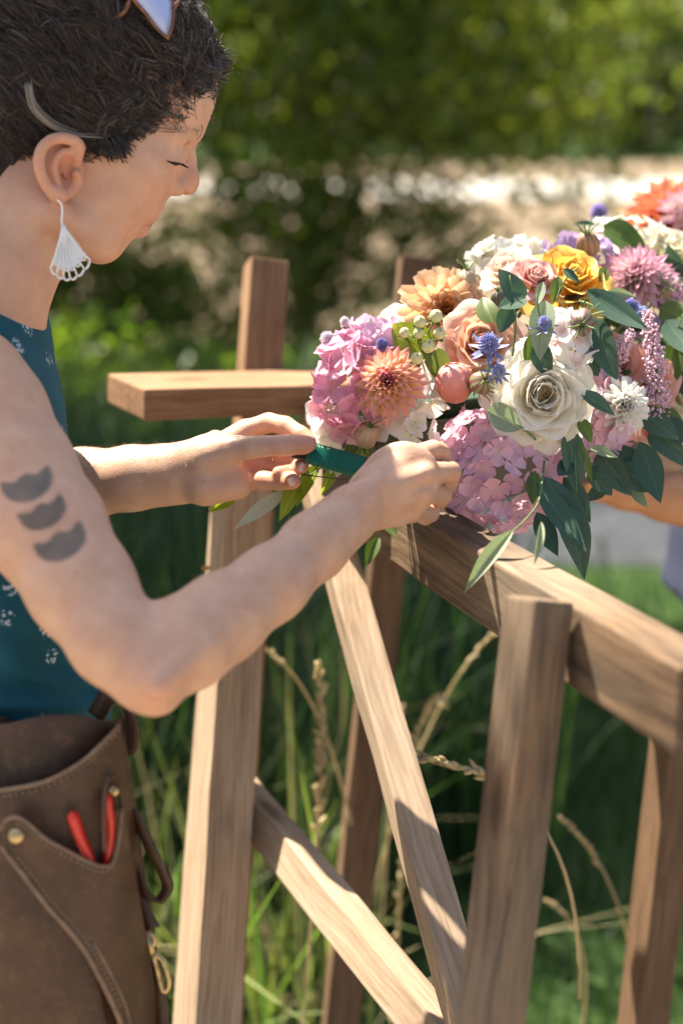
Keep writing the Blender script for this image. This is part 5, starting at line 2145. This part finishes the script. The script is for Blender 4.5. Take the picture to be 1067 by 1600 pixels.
# ---- leaves
M_euc = foliage_mat('blue green eucalyptus leaf', (.035, .085, .060), (.075, .135, .095), .5, .18, False, back=(.13, .19, .14), tcol=(1.2, 1.6, .7))
M_eucpale = foliage_mat('pale silvery eucalyptus leaf', (.22, .28, .20), (.30, .35, .25), .55, .25, False, tcol=(1.2, 1.4, .8))
M_olive = foliage_mat('olive green leaf', (.07, .12, .03), (.13, .18, .05), .45, .3, False)
M_lime = foliage_mat('sunlit lime leaf', (.20, .28, .03), (.30, .36, .06), .45, .45, False, tcol=(1.4, 1.5, .4))
M_white_leaf = foliage_mat('pale grey leaf underside', (.50, .54, .44), (.58, .60, .50), .6, .3, False, tcol=(1.1, 1.1, .9))


def leaf_mesh(shape, v):
    """leaf with raised midrib fold, one unit long"""
    key = ('leaf', shape, v)
    if key in _pmesh:
        return _pmesh[key]
    nu, nv = 10, 6
    V_, F_ = [], []
    for i in range(nu + 1):
        u = i / nu
        f = max(.02, math.sin(math.pi * u ** (.80 if shape == 'long' else .72)) ** (.95 if shape == 'long' else .7)) if 0 < u < 1 else .02
        bend = (-.12, -.28, .10)[v] * u * u
        for j in range(nv + 1):
            w = j / nv * 2 - 1
            V_.append((w * .5 * f + (.05, -.07, .03)[v] * math.sin(u * 3.1), u, bend + .10 * abs(w) * f * (1 - .3 * v) - .012 * (abs(w) < .01)))
    for i in range(nu):
        for j in range(nv):
            a = i * (nv + 1) + j
            F_.append((a, a + 1, a + nv + 2, a + nv + 1))
    _pmesh[key] = mesh('leaf', V_, F_)
    return _pmesh[key]


def leaf_on(root, base, tip, width, mat, normal, shape='long', v=0):
    b, t = Vector(base), Vector(tip)
    y = t - b
    L_ = y.length
    y.normalize()
    z = Vector(normal)
    z = (z - y * z.dot(y)).normalized()
    x = y.cross(z)
    M = Matrix((x * width, y * L_, z * L_)).transposed().to_4x4()
    M.translation = b
    return link('leaf', with_mat(leaf_mesh(shape, v), mat), None, root, root.matrix_basis.inverted() @ M)


def sprig(stem_pts, leaves, label, mat, name='eucalyptus_sprig', group='leafy sprigs among the flowers', seed=0, sr=.0012, stem_mat=None):
    """leaves: (bx, by, bd, tx, ty, td, width_px, material or None, shape)"""
    rg = random.Random(seed)
    b = at(*stem_pts[0])
    root = empty(name, b)
    tag(root, label, 'leaf sprig', group)
    q = catmull([at(*p) - b for p in stem_pts], 6)
    V_, F_ = tube(q, [sr * (1 - .5 * i / len(q)) for i in range(len(q))], 6)
    link('stem', mesh('stem', V_, F_), stem_mat or M_stem, root)
    for lf in leaves:
        bx, by, bd, tx, ty, td, wp = lf[:7]
        mt = lf[7] if len(lf) > 7 and lf[7] else mat
        shp = lf[8] if len(lf) > 8 else 'long'
        nrm = camdir(rg.uniform(-.45, .45), rg.uniform(0, .6), 1)
        leaf_on(root, at(bx, by, bd), at(tx, ty, td), m_px(wp, bd), mt, nrm, shp, rg.randrange(3))
    return root

# ------------------------------------------------------------------ the arrangement
cr_, cu_, cf_ = tuple(CR), tuple(CU), tuple(-CF)
AX = (CR, CU, -CF)
PM_pinkhyd = petal_mat('bright pink hydrangea petal', (.82, .46, .58), (.84, .42, .56), .55, .42, var=.16)
PM_lilhyd = petal_mat('lilac pink hydrangea petal', (.85, .58, .66), (.84, .53, .67), .55, .38, var=.14)
PM_mauve = petal_mat('mauve hydrangea petal', (.82, .60, .72), (.78, .56, .73), .55, .36, var=.14)
PM_rosehyd = petal_mat('rose hydrangea petal', (.86, .52, .58), (.86, .50, .59), .55, .34, var=.12)
PM_white = petal_mat('white petal', (.84, .83, .60), (.90, .89, .84), .55, .30, mid=(.89, .88, .80), var=.04)
PM_creamrose = petal_mat('cream white rose petal', (.90, .80, .40), (.92, .90, .82), .5, .40, mid=(.92, .88, .70), var=.05)
PM_pinkwhite = petal_mat('white petal with pink heart', (.76, .46, .50), (.89, .87, .85), .5, .3, mid=(.88, .84, .82), var=.05)
PM_peachd = petal_mat('peach dahlia petal', (.82, .36, .10), (.86, .62, .40), .5, .36, mid=(.85, .52, .24), var=.07)
PM_peachh = petal_mat('orange dahlia heart', (.70, .24, .05), (.82, .38, .14), .5, .25, var=.1)
PM_pinkyel = petal_mat('yellow pink dahlia petal', (.84, .60, .08), (.84, .36, .42), .5, .34, mid=(.88, .64, .28), var=.08)
PM_pinkheart = petal_mat('rose pink dahlia heart', (.72, .18, .22), (.80, .34, .36), .5, .25, var=.1)
PM_peachr = petal_mat('peach rose petal', (.76, .34, .16), (.80, .56, .44), .5, .3, mid=(.79, .46, .30), var=.06)
PM_coral = petal_mat('coral rose petal', (.56, .16, .09), (.80, .40, .36), .5, .25, mid=(.70, .25, .20), var=.14)
PM_salmon = petal_mat('salmon rose petal', (.74, .32, .22), (.80, .45, .36), .5, .3, var=.07)
PM_blush = petal_mat('blush rose petal', (.80, .52, .36), (.82, .64, .54), .5, .32, var=.05)
PM_pinkr = petal_mat('pale pink rose petal', (.76, .36, .32), (.80, .54, .48), .5, .3, var=.06)
PM_yellow = petal_mat('golden yellow rose petal', (.80, .40, .03), (.85, .60, .16), .5, .3, mid=(.84, .52, .08), var=.06)
PM_orange = petal_mat('orange red dahlia petal', (.66, .12, .05), (.80, .40, .22), .5, .3, mid=(.76, .26, .12), var=.12)
PM_lilac = petal_mat('lilac petal', (.50, .36, .60), (.56, .42, .66), .55, .3, var=.1)
PM_pinkdah = petal_mat('pink tipped cream dahlia petal', (.80, .66, .40), (.70, .32, .48), .5, .3, mid=(.80, .62, .60), var=.1)
PM_cream = petal_mat('cream ivory petal', (.76, .72, .45), (.81, .77, .62), .55, .3, var=.05)

# dark box that holds the wet foam, fixed on the beam
M_box = simple('dark brown stained box', (.030, .017, .013), .35, noise=.6, nscale=45, bumpy=.3)
bx0, bx1 = at(600, 736, 1.47), at(1010, 700, 1.66)
box = empty('flower_box', bx0)
tag(box, 'dark brown wooden box on the beam holding the flowers', 'flower box')
bpy.context.view_layer.update()
ln = bx1 - bx0
ln.z = 0
bl_ = ln.length
bxv = ln.normalized()
byv = Vector((0, 0, 1)).cross(bxv)
Mb = Matrix((bxv, byv, Vector((0, 0, 1)))).transposed().to_4x4()
Mb.translation = bx0


def slab(name, x0, x1, y0, y1, z0, z1, mat, root, M):
    bm = bmesh.new()
    bmesh.ops.create_cube(bm, size=1, matrix=Matrix.Translation(((x0 + x1) / 2, (y0 + y1) / 2, (z0 + z1) / 2)) @ Matrix.Diagonal((x1 - x0, y1 - y0, z1 - z0, 1)))
    bmesh.ops.bevel(bm, geom=bm.edges[:], offset=.0015, segments=2, affect='EDGES')
    me = bpy.data.meshes.new(name)
    bm.to_mesh(me)
    bm.free()
    return link(name, me, mat, root, root.matrix_basis.inverted() @ M)


slab('front_panel', 0, bl_, 0, .010, -.050, .045, M_box, box, Mb)
slab('back_panel', 0, bl_, .10, .11, -.050, .045, M_box, box, Mb)
slab('end_panel', -.010, -.0005, 0, .11, -.050, .045, M_box, box, Mb)
slab('end_panel', bl_ + .0005, bl_ + .010, 0, .11, -.050, .045, M_box, box, Mb)
slab('bottom_panel', 0, bl_, .0105, .0995, -.050, -.040, M_box, box, Mb)
M_foam = simple('dark green wet foam', (.02, .05, .025), .9, noise=.4, nscale=300, bumpy=.5)
fm = slab('floral_foam', .004, bl_ - .004, .013, .097, -.039, .062, M_foam, box, Mb)

# -- left group
cluster('hydrangea', at(552, 605, 1.40), (.034, .046, .032), AX, 24, .0225, PM_pinkhyd, 'bright pink hydrangea at the left end of the flowers', 'hydrangea', 4, 3, facing=camdir(-.3, .25, 1), lim=-.2, vary=[PM_rosehyd])
cluster('hydrangea', at(580, 536, 1.40), (.022, .020, .020), AX, 9, .019, PM_mauve, 'small lilac hydrangea head above the pink hydrangea', 'hydrangea', 4, 4, facing=camdir(-.1, .5, 1), lim=-.1)
dahlia(at(607, 598, 1.365), camdir(-.12, .10, 1), m_px(60, 1.36), PM_pinkyel, 'pink and yellow dahlia beside the pink hydrangea', 92, 5, True, .36, 92, PM_pinkheart, dome=.35)
cluster('phlox', at(668, 606, 1.385), (.012, .014, .008), AX, 3, .020, PM_white, 'white phlox left of the coral rose bud', 'phlox', 5, 6, facing=camdir(.0, .1, 1), lim=.3, cup=.05, wide=1.0, jit=.15)
cluster('phlox', at(636, 662, 1.40), (.024, .014, .010), AX, 6, .017, PM_white, 'white phlox hanging over the front of the dark box', 'phlox', 5, 7, facing=camdir(.0, -.2, 1), lim=.1, cup=.06, wide=1.0)
cluster('phlox', at(520, 655, 1.42), (.017, .024, .012), AX, 9, .018, PM_white, 'glowing white phlox under the pink hydrangea', 'phlox', 5, 8, facing=camdir(-.2, .1, 1), lim=0, cup=.08)
rose(at(615, 510, 1.46), camdir(-.5, .5, .6), m_px(44, 1.45), PM_white, 'white rose half hidden left of the peach dahlia', count=22, seed=9, name='white_rose')
dahlia(at(697, 485, 1.43), camdir(.10, .22, .95), m_px(76, 1.43), PM_peachd, 'large peach orange dahlia at the top left of the flowers', 84, 10, False, .36, 100, PM_peachh, dome=.10, cup=.16, inner=.26)
rose(at(752, 538, 1.385), camdir(-.05, .25, 1), m_px(62, 1.38), PM_peachr, 'peach rose with a blue sea holly in front', count=30, seed=11, opening=70)
bud(at(710, 598, 1.365), camdir(-.1, .75, .6), m_px(30, 1.36), PM_coral, 'round coral rose bud left of the white rose', 12)
thistle(at(763, 538, 1.325), camdir(0, .7, .75), m_px(17, 1.32), 'blue sea holly in front of the peach rose', seed=13)
thistle(at(779, 580, 1.33), camdir(.3, .4, .9), m_px(12, 1.33), 'grey blue sea holly touching the white rose', (.22, .24, .40), seed=14)
thistle(at(850, 506, 1.33), camdir(-.1, .8, .6), m_px(12, 1.33), 'small blue sea holly in front of the pale leaf', (.20, .22, .40), seed=15)
thistle(at(597, 540, 1.37), camdir(-.3, .7, .7), m_px(11, 1.37), 'dark blue sea holly above the pink and yellow dahlia', (.12, .12, .30), seed=16, bracts=6, bl=1.5)
thistle(at(513, 531, 1.40), camdir(-.5, .5, .7), m_px(13, 1.40), 'pale grey sea holly at the left tip of the flowers', (.48, .44, .50), (.5, .5, .48), seed=17, bl=1.4)
thistle(at(539, 503, 1.41), camdir(-.3, .8, .5), m_px(8, 1.41), 'tiny pale thistle standing above the pink hydrangea', (.50, .46, .48), (.5, .5, .45), seed=18, bl=1.2, bracts=6)
pod(at(573, 680, 1.385), camdir(.2, .55, .8), m_px(19, 1.38), 'dry tan seed pod below the pink and yellow dahlia', (.42, .30, .17), (.50, .32, .20), seed=19, horns=5)
pod(at(752, 598, 1.345), camdir(.25, .2, 1), m_px(19, 1.34), 'green and maroon striped seed pod beside the coral bud', seed=20, horns=5, tall=.95)
pod(at(908, 503, 1.35), camdir(-.15, -.35, 1), m_px(21, 1.35), 'large maroon striped seed pod right of the white phlox', (.20, .20, .10), (.16, .06, .08), seed=21)
pod(at(729, 440, 1.44), camdir(.0, .9, .4), m_px(15, 1.44), 'pale green seed pod on top of the peach dahlia', (.42, .40, .22), (.50, .34, .24), seed=22)
pod(at(778, 468, 1.40), camdir(-.1, .9, .5), m_px(12, 1.40), 'dark small seed pod between the leaf and the peach dahlia', (.12, .14, .06), (.10, .06, .06), seed=23, thread=False)
pod(at(918, 382, 1.50), camdir(-.2, .6, .7), m_px(18, 1.5), 'reddish seed pod standing at the top edge of the flowers', (.28, .24, .10), (.26, .10, .08), seed=24)
pod(at(1030, 458, 1.52), camdir(.1, .3, 1), m_px(18, 1.52), 'olive seed pod in the right half of the flowers', (.20, .20, .08), (.20, .10, .08), seed=25)

# hypericum berries
hb0 = at(655, 545, 1.37)
hy = empty('berry_spray', hb0)
tag(hy, 'spray of pale green berries between the two dahlias', 'berry spray', FG)
M_berry = simple('pale green berry', (.52, .52, .26), .3, noise=.15, nscale=120, coat=.2)
M_btip = simple('berry tip', (.12, .08, .03), .7)
bpy.context.view_layer.update()
for (x, y, r_) in ((656, 503, 10), (632, 520, 8.5), (654, 521, 9), (681, 494, 10.5), (686, 521, 9.5), (669, 541, 11), (651, 560, 10)):
    dd = 1.345 + .004 * ((x * 7 + y) % 5) / 5
    c = at(x, y, dd)
    rr = m_px(r_, dd)
    Mz = frame_z(camdir(.05, .35, .9), None, c)
    bm = bmesh.new()
    bmesh.ops.create_uvsphere(bm, u_segments=16, v_segments=10, radius=rr)
    for v in bm.verts:
        v.co.z *= 1.1
    me = bpy.data.meshes.new('berry')
    bm.to_mesh(me)
    bm.free()
    me.polygons.foreach_set('use_smooth', np.ones(len(me.polygons), dtype=bool))
    be = link('berry', me, M_berry, hy, rel(hy, Mz))
    V_, F_ = tube([(0, 0, rr * 1.0), (0, 0, rr * 1.25), (rr * .1, 0, rr * 1.45)], [rr * .14, rr * .10, rr * .05], 5)
    link('tip', mesh('tip', V_, F_), M_btip, be)
    for k in range(5):
        me = with_mat(petal(('sepal',), 1, .6, .2, .2, 'oval', 5, 2), M_calyx)
        link('sepal', me, None, be, pm(k * 1.2566, R(75), rr * .2, -rr * 1.05, rr * 1.3, rr * 1.3))
    V_, F_ = tube(bez(c - hb0, (c - hb0) * .6 + Vector((0, .02, -.01)), Vector((0, .03, 0)), 6), .0011, 5)
    link('stalk', mesh('stalk', V_, F_), M_stem, hy)
leaf_on(hy, at(665, 560, 1.375), at(614, 505, 1.372), m_px(62, 1.37), M_lime, camdir(-.2, .3, 1), 'oval', 0)
leaf_on(hy, at(668, 545, 1.372), at(700, 600, 1.375), m_px(40, 1.37), M_olive, camdir(.2, .1, 1), 'oval', 1)

# -- centre and right group
rose(at(848, 617, 1.352), camdir(.02, -.03, 1), m_px(72, 1.35), PM_creamrose, 'large open creamy white rose in the middle of the flowers', count=42, opening=84, t0=.24, stamens=True, seed=31, name='white_rose')
cluster('hydrangea', at(785, 728, 1.415), (.062, .060, .052), AX, 74, .0148, PM_lilhyd, 'big lilac pink hydrangea hanging over the beam below the white rose', 'hydrangea', 4, 32, facing=camdir(-.05, 0, 1), lim=-.12, vary=[PM_rosehyd, PM_lilhyd, PM_mauve])
cluster('hydrangea', at(930, 645, 1.43), (.032, .044, .028), AX, 26, .0145, PM_mauve, 'lilac hydrangea wedged between the white rose and white dahlia', 'hydrangea', 4, 33, facing=camdir(.1, 0, 1), lim=-.05, vary=[PM_rosehyd])
dahlia(at(968, 634, 1.41), camdir(.25, -.02, 1), m_px(52, 1.41), PM_white, 'white ball dahlia right of the white rose', 96, 34, False, .32, 118, None, dome=.55, cup=.34)
cluster('phlox', at(888, 536, 1.36), (.020, .027, .014), AX, 9, .0165, PM_pinkwhite, 'white phlox with pink hearts above the white rose', 'phlox', 5, 35, facing=camdir(.1, .1, 1), lim=.1, cup=.08)
rose(at(792, 425, 1.46), camdir(-.5, .6, .6), m_px(44, 1.46), PM_blush, 'blush rose at the top edge above the dark green leaf', count=20, seed=36, opening=55)
rose(at(836, 436, 1.42), camdir(.15, .5, .8), m_px(40, 1.42), PM_pinkr, 'pale pink rose left of the yellow rose', count=24, seed=37, opening=62)
rose(at(890, 440, 1.44), camdir(.1, .55, .75), m_px(68, 1.44), PM_yellow, 'golden yellow rose at the top of the flowers', count=28, seed=38, opening=76)
cluster('daisy_cluster', at(772, 404, 1.50), (.020, .014, .010), AX, 6, .014, PM_white, 'small white blossoms at the top edge left of the blush rose', 'blossoms', 5, 39, facing=camdir(-.1, .6, .8), lim=0)
cluster('daisy_cluster', at(822, 396, 1.52), (.018, .010, .010), AX, 5, .016, PM_white, 'white blossoms behind the pale pink rose', 'blossoms', 5, 40, facing=camdir(-.1, .6, .8), lim=0)
cluster('lilac_blossom', at(900, 398, 1.54), (.035, .012, .012), AX, 9, .017, PM_lilac, 'lilac blossoms along the top edge behind the yellow rose', 'blossoms', 4, 41, facing=camdir(0, .7, .7), lim=0)
dahlia(at(992, 436, 1.52), camdir(-.1, .45, .85), m_px(66, 1.52), PM_pinkdah, 'cream dahlia with pink tips right of the yellow rose', 86, 42, True, .24, 96, dome=.3)
rose(at(1040, 398, 1.60), camdir(.1, .6, .7), m_px(62, 1.6), PM_cream, 'blurred ivory rose near the right edge at the top', count=24, seed=43, opening=78, name='white_rose')
cluster('queen_anne_lace', at(975, 366, 1.60), (.045, .018, .02), AX, 40, .007, PM_white, 'lacy white blossom behind the green oval leaf', 'blossoms', 5, 44, facing=camdir(0, .6, .8), lim=-.1)
dahlia(at(1046, 342, 1.78), camdir(-.15, .5, .8), m_px(80, 1.78), PM_orange, 'blurred orange red dahlia at the top right corner of the flowers', 74, 45, True, .36, 98, dome=.2)
dahlia(at(1075, 330, 1.74), camdir(.2, .5, .8), m_px(50, 1.74), PM_pinkdah, 'pink dahlia cut by the right edge beside the orange one', 60, 46, True, .3, 98)
thistle(at(935, 333, 1.76), camdir(-.1, .9, .4), m_px(14, 1.76), 'blurred purple thistle left of the orange dahlia', (.22, .18, .40), seed=47, bracts=6, bl=1.2)
thistle(at(985, 480, 1.46), camdir(.1, .4, .9), m_px(13, 1.46), 'deep blue thistle under the long green leaf', (.14, .15, .36), seed=48)
thistle(at(905, 470, 1.44), camdir(-.1, .3, .9), m_px(13, 1.44), 'grey blue thistle under the yellow rose', (.20, .22, .34), seed=49)
thistle(at(1003, 488, 1.47), camdir(.3, .2, .9), m_px(10, 1.47), 'small light blue thistle near the astilbe plume', (.20, .28, .48), seed=50, bl=1.4)
rose(at(960, 570, 1.45), camdir(.0, .2, 1), m_px(46, 1.45), PM_salmon, 'salmon rose half behind the dark leaves right of the white phlox', count=24, seed=51, opening=70)
rose(at(1010, 596, 1.47), camdir(.25, .1, .95), m_px(54, 1.47), PM_salmon, 'large salmon rose beside the astilbe plume', count=26, seed=52, opening=74)
rose(at(1018, 668, 1.50), camdir(.2, -.2, .95), m_px(30, 1.5), PM_pinkr, 'small pink rose low down right of the white dahlia', count=18, seed=53, opening=66)
rose(at(1068, 618, 1.52), camdir(.3, 0, .95), m_px(46, 1.52), PM_cream, 'cream rose cut by the right edge of the picture', count=22, seed=54, opening=74, name='white_rose')
cluster('lilac_blossom', at(1010, 500, 1.53), (.03, .02, .012), AX, 12, .010, PM_lilac, 'small lilac blossoms left of the astilbe plume', 'blossoms', 4, 55, facing=camdir(0, .2, 1), lim=0)

# astilbe plumes
PM_ast = simple('dusty pink astilbe fluff', (.62, .42, .50), .85, noise=.25, nscale=300)


def plume(pts, wpx, label, seed):
    rg = random.Random(seed)
    b = at(*pts[0])
    root = empty('astilbe_plume', b)
    tag(root, label, 'astilbe', FG)
    q = catmull([at(*p) - b for p in pts], 8)
    V_, F_ = tube(q, .0014, 6)
    link('stem', mesh('stem', V_, F_), M_stem, root)
    parts = []
    n = len(q)
    for i in range(900):
        f = rg.random() ** .9
        k = min(n - 2, int(f * (n - 1)))
        p = q[k].lerp(q[k + 1], rg.random())
        w = m_px(wpx, pts[0][2]) * (.25 + .75 * (1 - f)) * .5
        d = Vector((rg.gauss(0, 1), rg.gauss(0, 1), rg.gauss(0, 1))).normalized()
        c = p + d * w * rg.uniform(.35, 1.05)
        s = rg.uniform(.0010, .0021)
        parts.append(tube([c, c + d * s, c + d * s * 2], [s * .5, s * .9, s * .2], 4))
    V_, F_ = join_vf(parts)
    link('fluff', mesh('fluff', V_, F_), PM_ast, root)['kind'] = 'stuff'


plume([(1024, 640, 1.435), (1026, 590, 1.43), (1020, 540, 1.43), (1010, 490, 1.44)], 52, 'dusty pink astilbe plume in front of the large salmon rose', 60)
plume([(1060, 470, 1.55), (1040, 440, 1.55), (1030, 415, 1.56)], 46, 'short pink astilbe plume beside the ivory rose', 61)
plume([(962, 560, 1.43), (972, 540, 1.42), (985, 520, 1.42)], 30, 'small dusty astilbe tip between salmon rose and leaves', 62)

# -- leaf sprigs
E, PL, OL, LI, WH = M_euc, M_eucpale, M_olive, M_lime, M_white_leaf
sprig([(800, 560, 1.36), (805, 500, 1.345), (796, 430, 1.34)], [(815, 472, 1.345, 788, 418, 1.335, 42, E, 'oval'), (800, 478, 1.345, 780, 520, 1.35, 30, E, 'oval'), (822, 465, 1.34, 778, 484, 1.335, 30, E, 'oval'), (770, 505, 1.37, 752, 458, 1.38, 34, OL, 'oval')], 'dark green oval leaves in front of the blush rose', E, seed=70)
sprig([(850, 580, 1.345), (845, 520, 1.335), (838, 460, 1.33)], [(852, 470, 1.335, 843, 560, 1.325, 40, PL, 'oval'), (840, 535, 1.335, 858, 590, 1.335, 34, E, 'oval'), (845, 520, 1.34, 820, 570, 1.345, 30, OL, 'oval'), (848, 440, 1.36, 838, 480, 1.35, 16, PL)], 'pale silvery leaf standing above the white rose', PL, seed=71)
sprig([(900, 420, 1.40), (880, 440, 1.385), (868, 470, 1.38)], [(880, 420, 1.385, 905, 440, 1.375, 14, E), (872, 432, 1.385, 862, 470, 1.38, 20, OL)], 'thin twig with narrow leaves across the yellow rose', OL, seed=72)
sprig([(905, 470, 1.40), (930, 480, 1.38), (990, 520, 1.36)], [(916, 452, 1.38, 1012, 520, 1.36, 40, E), (925, 498, 1.365, 962, 590, 1.345, 44, E, 'oval'), (905, 540, 1.37, 935, 585, 1.36, 44, E, 'oval'), (948, 455, 1.42, 992, 462, 1.41, 14, PL), (935, 440, 1.43, 955, 415, 1.44, 22, OL)], 'long dark leaves sweeping right below the yellow rose', E, seed=73)
sprig([(960, 420, 1.60), (955, 390, 1.57), (945, 365, 1.56)], [(942, 352, 1.555, 1014, 392, 1.545, 52, OL, 'oval'), (930, 352, 1.58, 895, 348, 1.58, 10, E)], 'oval olive leaf at the top edge before the ivory rose', OL, seed=74)
sprig([(840, 690, 1.36), (815, 668, 1.34), (790, 655, 1.335)], [(760, 640, 1.325, 818, 668, 1.335, 44, PL, 'oval')], 'pale rounded leaf tucked below left of the white rose', PL, seed=75)
sprig([(900, 640, 1.36), (912, 622, 1.345), (930, 630, 1.34)], [(906, 612, 1.345, 962, 646, 1.335, 26, E), (905, 655, 1.36, 925, 690, 1.355, 24, OL, 'oval')], 'narrow leaf pointing right from the white rose', E, seed=76)
sprig([(890, 670, 1.38), (897, 710, 1.36), (900, 770, 1.35)], [(888, 672, 1.365, 902, 765, 1.35, 40, E, 'oval'), (902, 690, 1.36, 925, 750, 1.35, 16, OL), (895, 720, 1.36, 870, 745, 1.35, 28, E, 'oval'), (915, 735, 1.37, 945, 745, 1.36, 26, E, 'oval'), (920, 700, 1.38, 965, 712, 1.375, 18, PL)], 'dark drooping leaves directly under the white rose', E, seed=77)
sprig([(850, 720, 1.36), (842, 780, 1.31), (822, 810, 1.265), (800, 830, 1.245)], [(838, 752, 1.335, 912, 866, 1.315, 40, E), (868, 770, 1.35, 925, 898, 1.335, 52, E), (850, 745, 1.355, 905, 830, 1.345, 44, E), (838, 800, 1.35, 870, 870, 1.345, 34, E), (802, 828, 1.245, 724, 922, 1.235, 26, PL), (845, 815, 1.225, 838, 880, 1.205, 13, PL), (835, 735, 1.36, 832, 790, 1.355, 24, OL), (880, 745, 1.36, 925, 815, 1.355, 36, E)], 'long hanging eucalyptus leaves over the beam, one pale leaf pointing down left', E, seed=78)
sprig([(960, 690, 1.43), (985, 720, 1.42), (1010, 750, 1.41)], [(935, 705, 1.42, 985, 772, 1.40, 44, E, 'oval'), (975, 695, 1.42, 972, 750, 1.41, 40, E, 'oval'), (965, 730, 1.415, 1025, 765, 1.40, 42, E, 'oval'), (1000, 690, 1.41, 1032, 788, 1.395, 46, E), (925, 735, 1.40, 955, 775, 1.395, 30, E, 'oval'), (945, 760, 1.42, 915, 778, 1.41, 24, E), (985, 765, 1.43, 1010, 790, 1.42, 18, PL)], 'cluster of rounded dark leaves above the forearm at right', E, seed=79)
sprig([(990, 650, 1.45), (1030, 680, 1.44), (1080, 715, 1.43)], [(995, 635, 1.44, 1060, 690, 1.42, 42, E), (1010, 680, 1.44, 1085, 722, 1.43, 44, E, 'oval'), (1030, 660, 1.45, 1090, 690, 1.44, 40, E, 'oval'), (1020, 640, 1.47, 1075, 660, 1.46, 30, OL)], 'big dark leaves at the right edge below the salmon rose', E, seed=80)
sprig([(1030, 560, 1.50), (1050, 530, 1.48), (1067, 490, 1.47)], [(1040, 500, 1.48, 1085, 560, 1.46, 44, E, 'oval'), (1058, 535, 1.48, 1050, 600, 1.47, 40, OL, 'oval'), (1030, 480, 1.50, 1075, 500, 1.49, 40, OL, 'oval'), (1055, 580, 1.5, 1090, 620, 1.49, 38, E)], 'olive and dark leaves at the right edge above the cream rose', E, seed=81)
# loose foliage at the left end, lit from behind
sprig([(560, 700, 1.43), (520, 720, 1.42), (480, 745, 1.41)], [(450, 765, 1.415, 368, 832, 1.395, 26, WH), (498, 725, 1.42, 462, 788, 1.405, 26, LI), (468, 752, 1.415, 438, 812, 1.40, 26, LI), (520, 728, 1.42, 505, 770, 1.41, 20, LI), (540, 700, 1.42, 510, 752, 1.41, 30, WH), (372, 768, 1.43, 328, 797, 1.42, 22, LI), (560, 690, 1.42, 530, 720, 1.41, 20, OL), (575, 700, 1.43, 556, 722, 1.42, 18, LI)], 'sunlit lime and white leaves under the left hand of the woman', LI, seed=82)
sprig([(600, 720, 1.43), (598, 780, 1.43), (590, 840, 1.43)], [(592, 838, 1.43, 572, 884, 1.42, 22, OL), (598, 800, 1.43, 622, 840, 1.42, 22, OL)], 'small green leaf hanging below the near hand', OL, seed=83)
sprig([(600, 660, 1.44), (570, 670, 1.43), (520, 665, 1.42)], [(600, 655, 1.44, 545, 640, 1.43, 24, OL), (590, 672, 1.43, 560, 700, 1.42, 20, LI), (615, 640, 1.43, 600, 690, 1.42, 24, OL)], 'olive leaves round the dry tan seed pod', OL, seed=84)

# filler greens deep between the flowers
rg = random.Random(99)
fill = [(560, 570), (620, 560), (650, 590), (690, 560), (730, 500), (760, 580), (800, 500), (800, 580), (870, 480), (880, 570), (930, 530), (950, 490), (985, 540), (1000, 630), (930, 590), (900, 650), (870, 690), (960, 470), (1040, 520), (1050, 580), (1000, 420), (1060, 440)]
words = ['pink hydrangea', 'pink and yellow dahlia', 'berry spray', 'peach dahlia', 'seed pod on the peach dahlia', 'coral bud', 'dark oval leaves', 'peach rose', 'yellow rose', 'white phlox', 'long dark leaves', 'deep blue thistle', 'salmon rose', 'white ball dahlia', 'lilac hydrangea', 'white rose', 'big lilac pink hydrangea', 'cream and pink dahlia', 'astilbe plume', 'large salmon rose', 'ivory rose', 'orange dahlia']
for i, ((x, y), wd) in enumerate(zip(fill, words)):
    d0 = 1.45 + (.10 if x > 930 else 0) + (.03 if y < 480 else 0)
    lv = []
    for k in range(7):
        a = rg.uniform(0, 6.28)
        L_ = rg.uniform(36, 62)
        lv.append((x + 8 * math.cos(a), y + 8 * math.sin(a), d0, x + L_ * math.cos(a), y + L_ * math.sin(a) * .9, d0 - rg.uniform(.005, .03), rg.uniform(20, 32), rg.choice([E, E, OL]), rg.choice(['long', 'oval'])))
    sprig([(x, y + 40, d0 + .03), (x, y + 15, d0 + .01), (x, y, d0)], lv, 'dark filler leaves deep behind the ' + wd, E, name='filler_sprig', group='filler greens between the flowers', seed=200 + i)
